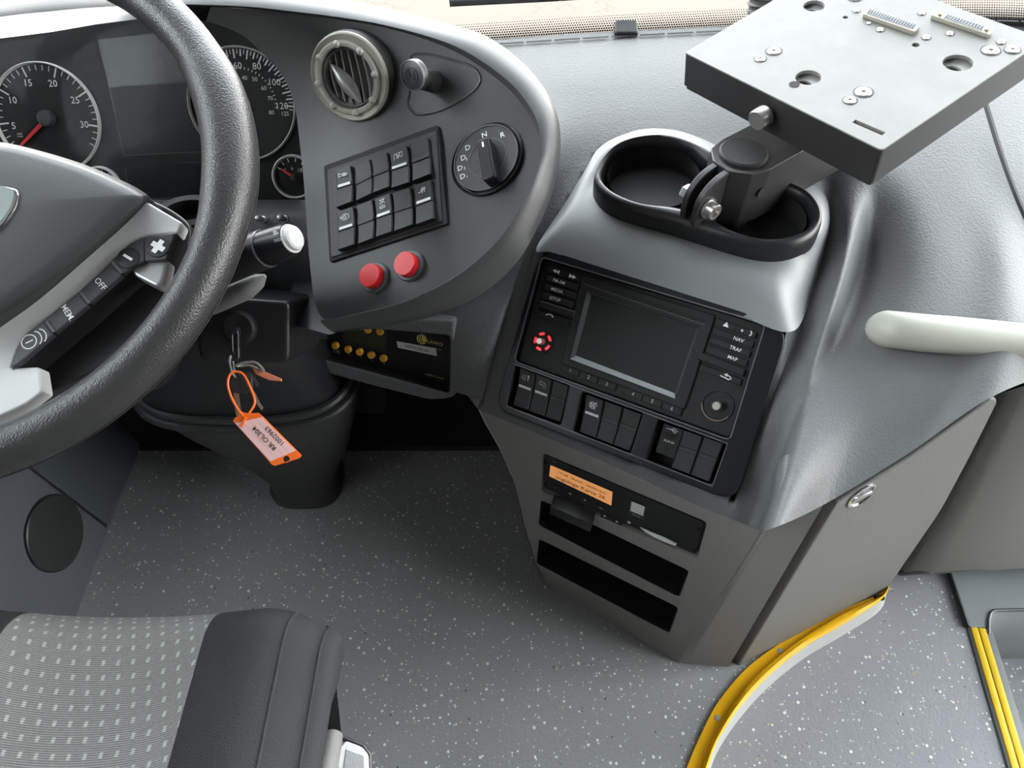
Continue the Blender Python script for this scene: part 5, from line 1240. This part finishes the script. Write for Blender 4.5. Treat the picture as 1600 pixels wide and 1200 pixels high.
def nb(a, b_, w0_, w1_, nm, m): 
    lo, hi = sorted((sg*a, sg*b_)); o = MB().box(NF, -1.6, 0, lo, hi, w0_, w1_).build(nm, m, nose, bevel=.0008); return o
nb(wv[0], wv[5]+.004, -.006, .003, 'profile', M_nose); nb(wv[1], wv[2], .002, .005, 'insert', M_yellow2); nb(wv[3], wv[4], .002, .005, 'insert', M_yellow2)
nb(wv[5], wv[5]+.006, -.03, .002, 'front_lip', M_nose)
step = thing('step_tread', 'grey moulded step panel beside the dashboard with a rounded recess', 'step', V3((nB.x+.1, nB.y+.03, ZA)))
zt = ZA+.002
c_ = [PZ(x, y, zt) for x, y in ((1480, 890), (1509, 980), (1543, 981), (1543, 966), (1552, 953), (1900, 950), (1900, 860))]
plate('tread', zframe(zt), [(p.x, p.y) for p in c_], -.010, 0, M_tread, step, bevel=.002)
rc_ = [PZ(x, y, zt) for x, y in ((1543, 990), (1543, 966), (1546, 957), (1552, 953), (1580, 952), (1700, 951), (1900, 950))]
b = MB(); b.grid([[p for p in rc_], [p+V3((.004, -.004, -.006)) for p in rc_], [p+V3((.012, -.010, -.06)) for p in rc_], [p+V3((.016, -.013, ZS-zt)) for p in rc_]]); b.build('riser', mat('riser_grey', (.30, .31, .30), .5, var=.15, vscale=25), step, ang=60)
MB().tube([p+V3((.001, -.001, 0)) for p in rc_], .0025, 8).build('rounded_lip', M_edge, step)
MB().tube([nA+V3((0, 0, .004)), nA.lerp(nB, .33)+V3((0, 0, .004)), nB+V3((0, 0, .004))], .004, 8).build('seal_strip', M_black, step)

# ================================================================== device mount standing in the right-hand cup well
MP = Fr(PD(1350, 100, .70), (-.14, -.05, .98)).align((1070, 82), (1378, 235))
mount = thing('device_mount', 'tilted metal docking plate on a black swivel arm clamped in the cup holder', 'device mount', PZ(1160, 300, .46))
Lq = MP.uvs([(1070, 82), (1378, 235), (1634, 61), (1304, -57)])
def mc(x, y, rpx): u, v = MP.uv(x, y); return u, v, rpx*.70/FPX
keys = [mc(1272, 9, 17), mc(1263, 121, 19), mc(1497, 98, 21)]
hl_ = [circle(*k, 30) for k in keys]+[circle(*mc(1431, 70, 5.5), 16), circle(*mc(1321, 27, 4), 14)]
slq = MP.uvs([(1337, 187), (1383, 207), (1378, 211), (1332, 191)])
plate('docking_plate', MP, [rr(Lq, .004)]+hl_+[slq], -.004, 0, M_alu, mount, bevel=.0006)
cL = np.mean(Lq, 0); ins = [tuple(cL+(np.array(p)-cL)*.992) for p in Lq]
hs = []
for k in keys: hs.append(circle(k[0]-k[2]*.05, k[1]-k[2]*.38, k[2]*.62, 24))
plate('inner_ledge', MP, [[tuple(cL+(np.array(p)-cL)*.97) for p in Lq]]+hs, -.0085, -.006, mat('ledge_grey', (.3, .3, .29), .5), mount)
ob = [tuple(cL+(np.array(p)-cL)*1.002) for p in Lq]
b = MB(); Lr = rr(ob, .004); b.grid([[MP.at(*p, -.0012) for p in Lr], [MP.at(*p, -.036) for p in Lr], [MP.at(*(cL+(np.array(p)-cL)*.985), -.036) for p in Lr], [MP.at(*(cL+(np.array(p)-cL)*.985), -.040) for p in Lr]], closed=True); b.cap([MP.at(*(cL+(np.array(p)-cL)*.985), -.040) for p in Lr]); b.build('housing', M_brack, mount)
b = MB(); b.flat(MP, [tuple(cL+(np.array(p)-cL)*.96) for p in Lq], -.012); b.build('dark_inside', M_deep, mount, smooth=False)
for x, y, r in ((1209, 80, 11), (1349, 144, 12), (1548, 79, 12), (1188, 92, 8.5), (1328, 157, 9), (1582, 78, 10), (1336, -3, 10), (1338, 17, 5.5), (1375, 47, 5.5), (1440, 21, 5.5), (1447, 59, 6), (1484, 53, 5.5), (1564, 66, 6), (1357, 37, 3.5)):
    u, v, r = mc(x, y, r); s_ = MB().lathe(MP, u, v, [(r*1.06, .0002), (r*.98, .0004), (r*.9, .0011), (r*.3, .0012), (r*.26, -.0004), (0, -.0004)], 24).build('screw', M_steel, mount)
    MB().lathe(MP, u, v, [(r*1.24, .0003), (r*1.05, .0005)], 24).build('screw_gap', M_rubber, s_)
for q, npin, rows_ in (([(1354, 20), (1436, 47), (1427, 56), (1347, 28)], 18, 3), ([(1462, 25), (1549, 53), (1543, 61), (1453, 30)], 13, 2)):
    uv = MP.uvs(q); cx_ = plate('connector', MP, rr(uv, .001), 0, .0045, mat('connector_shell', (.45, .42, .36), .4, metal=.6), mount, bevel=.0008)
    iq = cell(uv, .05 if npin > 15 else .2, .95 if npin > 15 else .86, .18, .8); plate('contact_block', MP, iq, .004, .0052, mat('block_grey', (.33, .36, .42), .6), cx_)
    b = MB()
    for j in range(rows_):
        for i in range(npin):
            c4 = cell(iq, (i+.15)/npin, (i+.75)/npin, (j+.12)/rows_, (j+.78)/rows_); b.flat(MP, c4, .0055)
    b.build('pin_holes', M_deep, cx_, smooth=False)['kind'] = 'stuff'
    if npin < 15:
        for a_ in (.1, .92): p = np.mean(cell(uv, a_-.03, a_+.03, .3, .7), 0); MB().lathe(MP, *p, [(.0022, .004), (.002, .0062), (.001, .0064), (0, .0056)], 12).build('jack_screw', M_key, cx_)
u, v, r = mc(1241, 132, 8); b = MB(); b.flat(MP, circle(u, v, r, 18), .0004); b.build('small_hole', M_deep, mount, smooth=False)
# thumb screw on the housing edge
kp = MP.hit(1192, 182, -.018); lbn = MP.at(*(np.array(Lq[0])+np.array(Lq[1]))/2) if False else None
ud = MP.u; nd = -MP.v; kf = Fr(kp+nd*.0, nd, MP.u)
b = MB(); rows = []
KR = .0098
for w_, rs_ in ((-.004, .8), (-.003, 1), (.008, 1), (.0095, .93), (.0098, .0)):
    rows.append([kf.at(KR*rs_*(1+(.035 if k % 2 and rs_ > .95 else 0))*math.cos(2*math.pi*k/72), KR*rs_*(1+(.035 if k % 2 and rs_ > .95 else 0))*math.sin(2*math.pi*k/72), w_) for k in range(72)])
b.grid(rows, closed=True); b.build('thumb_screw', M_steel, mount, ang=50)
MB().tube([kf.at(0, 0, -.02), kf.at(0, 0, -.003)], .004, 12).build('screw_stem', M_steel, mount)
# swivel arm, clamp and pole
ZT = .573; pc = PZ(1161, 242, ZT); a0_ = PZ(1197, 261, ZT); ad = (PZ(1266, 223, ZT)-a0_).normalized()
AF = Fr(pc, (0, 0, 1), ad); ra = .031; au, av = AF.uv(1197, 261); bu_, bv_ = AF.uv(1130, 222)
av = -ra-.002; hgt_ = .062
arm = rr([(.20, -ra), (.20, ra), (.004, ra), (-ra*.55, ra*.86), (-ra*.98, ra*.35), (-ra*.98, -ra*.35), (-ra*.55, -ra*.86), (.004, -ra)], .002)
fdir = (PZ(1092, 278, .573)-PZ(1161, 242, .573)); fdir.z = 0; fdir.normalize(); fa = math.atan2(fdir.dot(AF.v), fdir.dot(AF.u))
cl_ = [(ra*math.cos(t_), ra*math.sin(t_)) for t_ in np.linspace(-math.pi/2, fa-2*math.pi-.30 if False else -math.pi/2-((-math.pi/2-(fa if fa < 0 else fa-2*math.pi)) % (2*math.pi))+.28, 16)]
plate('arm', AF, arm, -hgt_, 0, M_brack, mount, bevel=.0012)
MB().lathe(AF, 0, 0, [(.0235, -.001), (.0235, .003), (.022, .0045), (0, .0048)], 44).build('pole_cap', M_matte, mount)
u_ = np.array((math.cos(fa), math.sin(fa))); q_ = np.array((-u_[1], u_[0]))
gv = Fr(AF.at(0, 0, -hgt_/2), AF.u*q_[0]+AF.v*q_[1], AF.u*u_[0]+AF.v*u_[1])      # normal along the bolt, u outwards, v up/down
sgn_ = 1 if gv.v.z > 0 else -1
fl_ = [(ra*.55, -hgt_/2), (ra*1.75, -hgt_/2), (ra*2.1, -hgt_/2+.012), (ra*2.1, hgt_/2-.020), (ra*1.55, hgt_/2-.004), (ra*.55, hgt_/2)]
fl_ = rr(fl_, [.002, .008, .01, .012, .012, .002])
for w_ in (.004, -.0105): 
    f2 = Fr(gv.o+gv.n*w_, gv.n, gv.u); 
    plate('clamp_flange', f2, fl_ if f2.v.z > 0 else [(a, -b_) for a, b_ in fl_], 0, .0065, M_brack, mount, bevel=.001)
cam_side = 1 if gv.n.dot(CAM-gv.o) > 0 else -1
bc = gv.o+gv.u*(ra*1.62)-V3((0, 0, .002)); bn = gv.n*cam_side; bf_ = Fr(bc, bn)
MB().lathe(bf_, 0, 0, [(.0105, .0104), (.0105, .0122), (.0085, .0124), (.0082, .0124), (.0082, .0205), (.0075, .0214), (.0048, .0214), (.0046, .0170), (0, .0170)], 28).build('clamp_bolt', M_steel, mount)
MB().lathe(bf_, 0, 0, [(.0, -.022), (.0075, -.022), (.0085, -.020), (.0085, -.0105), (.004, -.0105)], 6).build('clamp_nut', mat('zinc', (.35, .36, .37), .4, metal=.8), mount)
MB().tube([AF.at(0, 0, -hgt_), AF.at(0, 0, -hgt_-.055)], .0225, 32).build('pole', M_black, mount)
hf = Fr(AF.at(0, -ra if AF.v.dot(CAM-pc) < 0 else ra, -.03), AF.v*(-1 if AF.v.dot(CAM-pc) < 0 else 1), AF.u)
hu_ = hf.uv(1190, 300); b = MB(); b.flat(hf, circle(*hu_, .0055, 20), .0004); b.build('arm_hole', M_deep, mount, smooth=False)
nk = AF.at(.15, 0, 0); mt = MP.o + MP.u*0; k_ = (MP.o-MP.n*.04-nk).dot(MP.n)/MP.n.z
MB().tube([nk-V3((0, 0, .004)), nk+V3((0, 0, k_+.002))], .03, 28).build('plate_neck', M_brack, mount)
# coiled cable behind the plate
cab = thing('coiled_cable', 'black ribbed hose rising behind the metal docking plate', 'hose', PZ(1185, 42, ZD))
p0_ = PZ(1186, 44, ZD-.02); p1_ = p0_+V3((.02, .02, .10)); p2_ = p0_+V3((.10, -.02, .125)); p3_ = p0_+V3((.17, -.05, .09))
pth = [V3(p) for p in spline([p0_, p0_+V3((-.002, .01, .05)), p1_, p2_, p3_], 80)]
MB().tube(pth, [.0165 if i % 3 else .0195 for i in range(80)], 20).build('hose', M_rubber, cab)

# ================================================================== grab handle, clip, wiper
grab = thing('grab_handle', 'thick cream grab handle on the right of the dashboard', 'handle', PD(1480, 570, .73))
h0 = on(PADT, 1374, 512); t0_ = tt(h0)
hp_ = [PD(1372, 512, t0_+.006), PD(1384, 514, t0_-.012), PD(1402, 516, t0_-.022), PD(1440, 520, t0_-.028), PD(1500, 525, t0_-.030), PD(1600, 535, t0_-.03), PD(1690, 544, t0_-.03), PD(1760, 556, t0_-.02), PD(1790, 562, t0_+.01)]
hp_ = [V3(p) for p in spline(hp_, 40)]
MB().tube(hp_, [min(.0178, .0095+.0085*min(1, (i/5.0))**.5) for i in range(40)], 28).build('bar', M_handle, grab, ang=70)
q = PD(1597, 566, t0_-.012); f_ = Fr(q, (-.1, -.6, .5)); MB().lathe(f_, 0, 0, [(.011, -.02), (.011, .0), (.009, .003), (0, .003)], 20).build('mounting_foot', M_black, grab)
clip = PZ(978, 52, ZD); cf = Fr(clip+V3((0, .002, 0)), (0, -.35, 1), (1, 0, 0))
c0 = plate('retaining_clip', cf, rr([(-.0155, -.008), (.0155, -.008), (.0145, .016), (-.0145, .016)], .004), -.004, .007, M_black, None, bevel=.003)
tag(c0, 'small black clip on the dashboard edge under the windscreen', 'clip')
wip = thing('windscreen_wiper', 'dark windscreen wiper blade resting outside along the glass', 'wiper', PY(775, 3, 1.06))
wa, wb = PY(703, 6, 1.06), PY(860, -2, 1.055); wc_ = PY(1250, -28, 1.05)
MB().tube([wa, wb, wc_], .004, 8).build('blade', M_rubber, wip); MB().tube([wa+V3((0, -.006, .007)), wb+V3((0, -.006, .007)), wc_+V3((0, -.006, .007))], .003, 8).build('spine', M_wiper, wip)
# ================================================================== keys in the ignition
KF = Fr(PD(390, 600, .66), (.05, -.55, .83), (1, 0, 0))
def kp_(pts, w=0): return KF.uvs(pts, w)
ks_ = thing('key_bunch', 'bunch of keys on steel rings hanging from the ignition lock', 'keys', PD(385, 610, .68))
ko = rr(kp_([(362, 518), (374, 515), (376, 562), (363, 566)]), .003); ki = rr(kp_([(366, 524), (372, 521), (373, 548), (367, 552)]), .002)
plate('ignition_key', KF, [ko, ki], -.002, .004, M_black, ks_, bevel=.001)
MB().tube([KF.hit(369, 520, .001), KF.hit(369, 516, -.03)], .004, 10).build('key_shank', M_black, ks_)
def rg(pts, w, r, nm, m, z=None, closed=True):
    P = [KF.hit(x, y, w+(.004*math.sin(i*2*math.pi/len(pts)))) for i, (x, y) in enumerate(pts)]
    return MB().tube([V3(p) for p in spline(P, 48, closed)], r, 8, closed=closed).build(nm, m, ks_)
rg([(361, 556), (359, 566), (362, 580), (368, 589), (374, 590), (366, 578), (364, 564)], .003, .0010, 'split_ring', M_steel)
rg([(369, 571), (384, 566), (398, 566), (408, 573), (412, 580), (404, 577), (390, 571), (376, 572)], .006, .0011, 'key_ring', M_steel)
kh = rr(kp_([(360, 582), (386, 580), (394, 586), (395, 612), (390, 615), (365, 614), (360, 606)], .004), .002)
plate('key_head', KF, kh, .001, .005, mat('key_rubber', (.018, .018, .019), .6, grain=.8, gscale=900), ks_, bevel=.001)
plate('key_blade', KF, kp_([(365, 614), (373, 614), (376, 640), (374, 652), (369, 650), (366, 632)], .002), .001, .0024, M_key, ks_)
plate('key_blade', KF, kp_([(394, 607), (399, 615), (405, 628), (411, 637), (409, 641), (401, 631), (394, 616)], .0), -.001, .0008, M_key, ks_)
plate('key_blade', KF, kp_([(396, 586), (404, 600), (402, 604), (394, 592)], .0), -.001, .0008, M_wiper, ks_)
plate('leather_fob', KF, kp_([(394, 574), (408, 578), (440, 592), (440, 596), (420, 594), (400, 585)], .002), .000, .003, M_copper, ks_, bevel=.0006)
tagt = thing('key_tag', 'orange plastic key tag with a handwritten pink paper label', 'tag', KF.hit(420, 728))
TF = Fr(KF.at(0, 0, .008), KF.n, KF.u); tq_ = lambda p: TF.uvs(p)
lp_ = [(389, 646), (398, 630), (394, 612), (380, 585), (366, 581), (358, 588), (356, 602), (362, 622), (372, 640), (380, 650)]
MB().tube([V3(p) for p in spline([TF.hit(*p) for p in lp_], 50)], .0011, 8).build('loop', M_orange, tagt)
bo = rr(tq_([(371, 637), (379, 644), (390, 646), (404, 645), (411, 651), (472, 712), (468, 716), (430, 728), (425, 726), (364, 658), (367, 653), (372, 650)]), .0006)
ho_ = circle(*TF.uv(447.5, 717.5), .0029, 18)
plate('tag_body', TF, [bo, ho_], -.0006, .0006, M_orange, tagt, bevel=.0002)
pq = tq_([(368, 661), (409.5, 652), (462, 704), (423, 721)]); pp_ = plate('paper_label', TF, pq, .0004, .0010, M_pink, tagt)
plate('lock_tab', TF, tq_([(382, 651), (386, 652), (380, 667), (376, 666)]), .0004, .002, M_orange, tagt, bevel=.0003)
e_ = np.array(pq[2])-np.array(pq[1]); ru = math.atan2(e_[1], e_[0])
# the writing runs up the label
q1 = TF.uv(428, 680); q2 = TF.uv(415, 688)
lettering('handwriting', TF, [(*TF.uv(430, 681), '1002963', .0098, ru+math.pi, 1.05), (*TF.uv(414, 685), 'RR OL304', .0098, ru+math.pi, 1.05)], M_ink, pp_, .0013)
for k in range(4):
    c = cell(pq, .18+.22*k, .20+.22*k, .82, .97)
strokes('printed_line', TF, [[tuple(np.array(pq[0])*(1-f)+np.array(pq[1])*f), tuple(np.array(pq[3])*(1-f)+np.array(pq[2])*f)] for f in (.27, .52, .76)], .0003, mat('faint_print', (.7, .38, .36), .6), pp_, .0012)

# ================================================================== toe board and pedals deep in the footwell
pb = thing('pedal_box', 'black toe board with pedals deep in the dark footwell behind the pedestal', 'pedals', V3((-.3, .72, 0)))
b = MB(); ys = [(.655, .001), (.66, .006), (.70, .012), (.78, .07), (.92, .22), (1.02, .36)]
b.grid([[V3((x, y, z)) for x in (-.66, -.40, -.2, .0, .045)] for y, z in ys]); b.build('toe_board', M_matte, pb, ang=30)  # toe board; carried right, its black stands in for footwell shade
for x, w_ in ((-.47, .035), (-.225, .030)):
    f_ = Fr((x, .70, .115), (0, -.82, .57), (1, 0, 0)); pd_ = plate('pedal', f_, rr([(-w_, -.045), (w_, -.045), (w_, .045), (-w_, .045)], .008), -.006, .004, M_rubber, pb, bevel=.002)
    MB().tube([f_.at(0, .0, -.004), f_.at(0, .03, -.05), V3((x, .86, .36))], .008, 10).build('pedal_arm', M_black, pb)
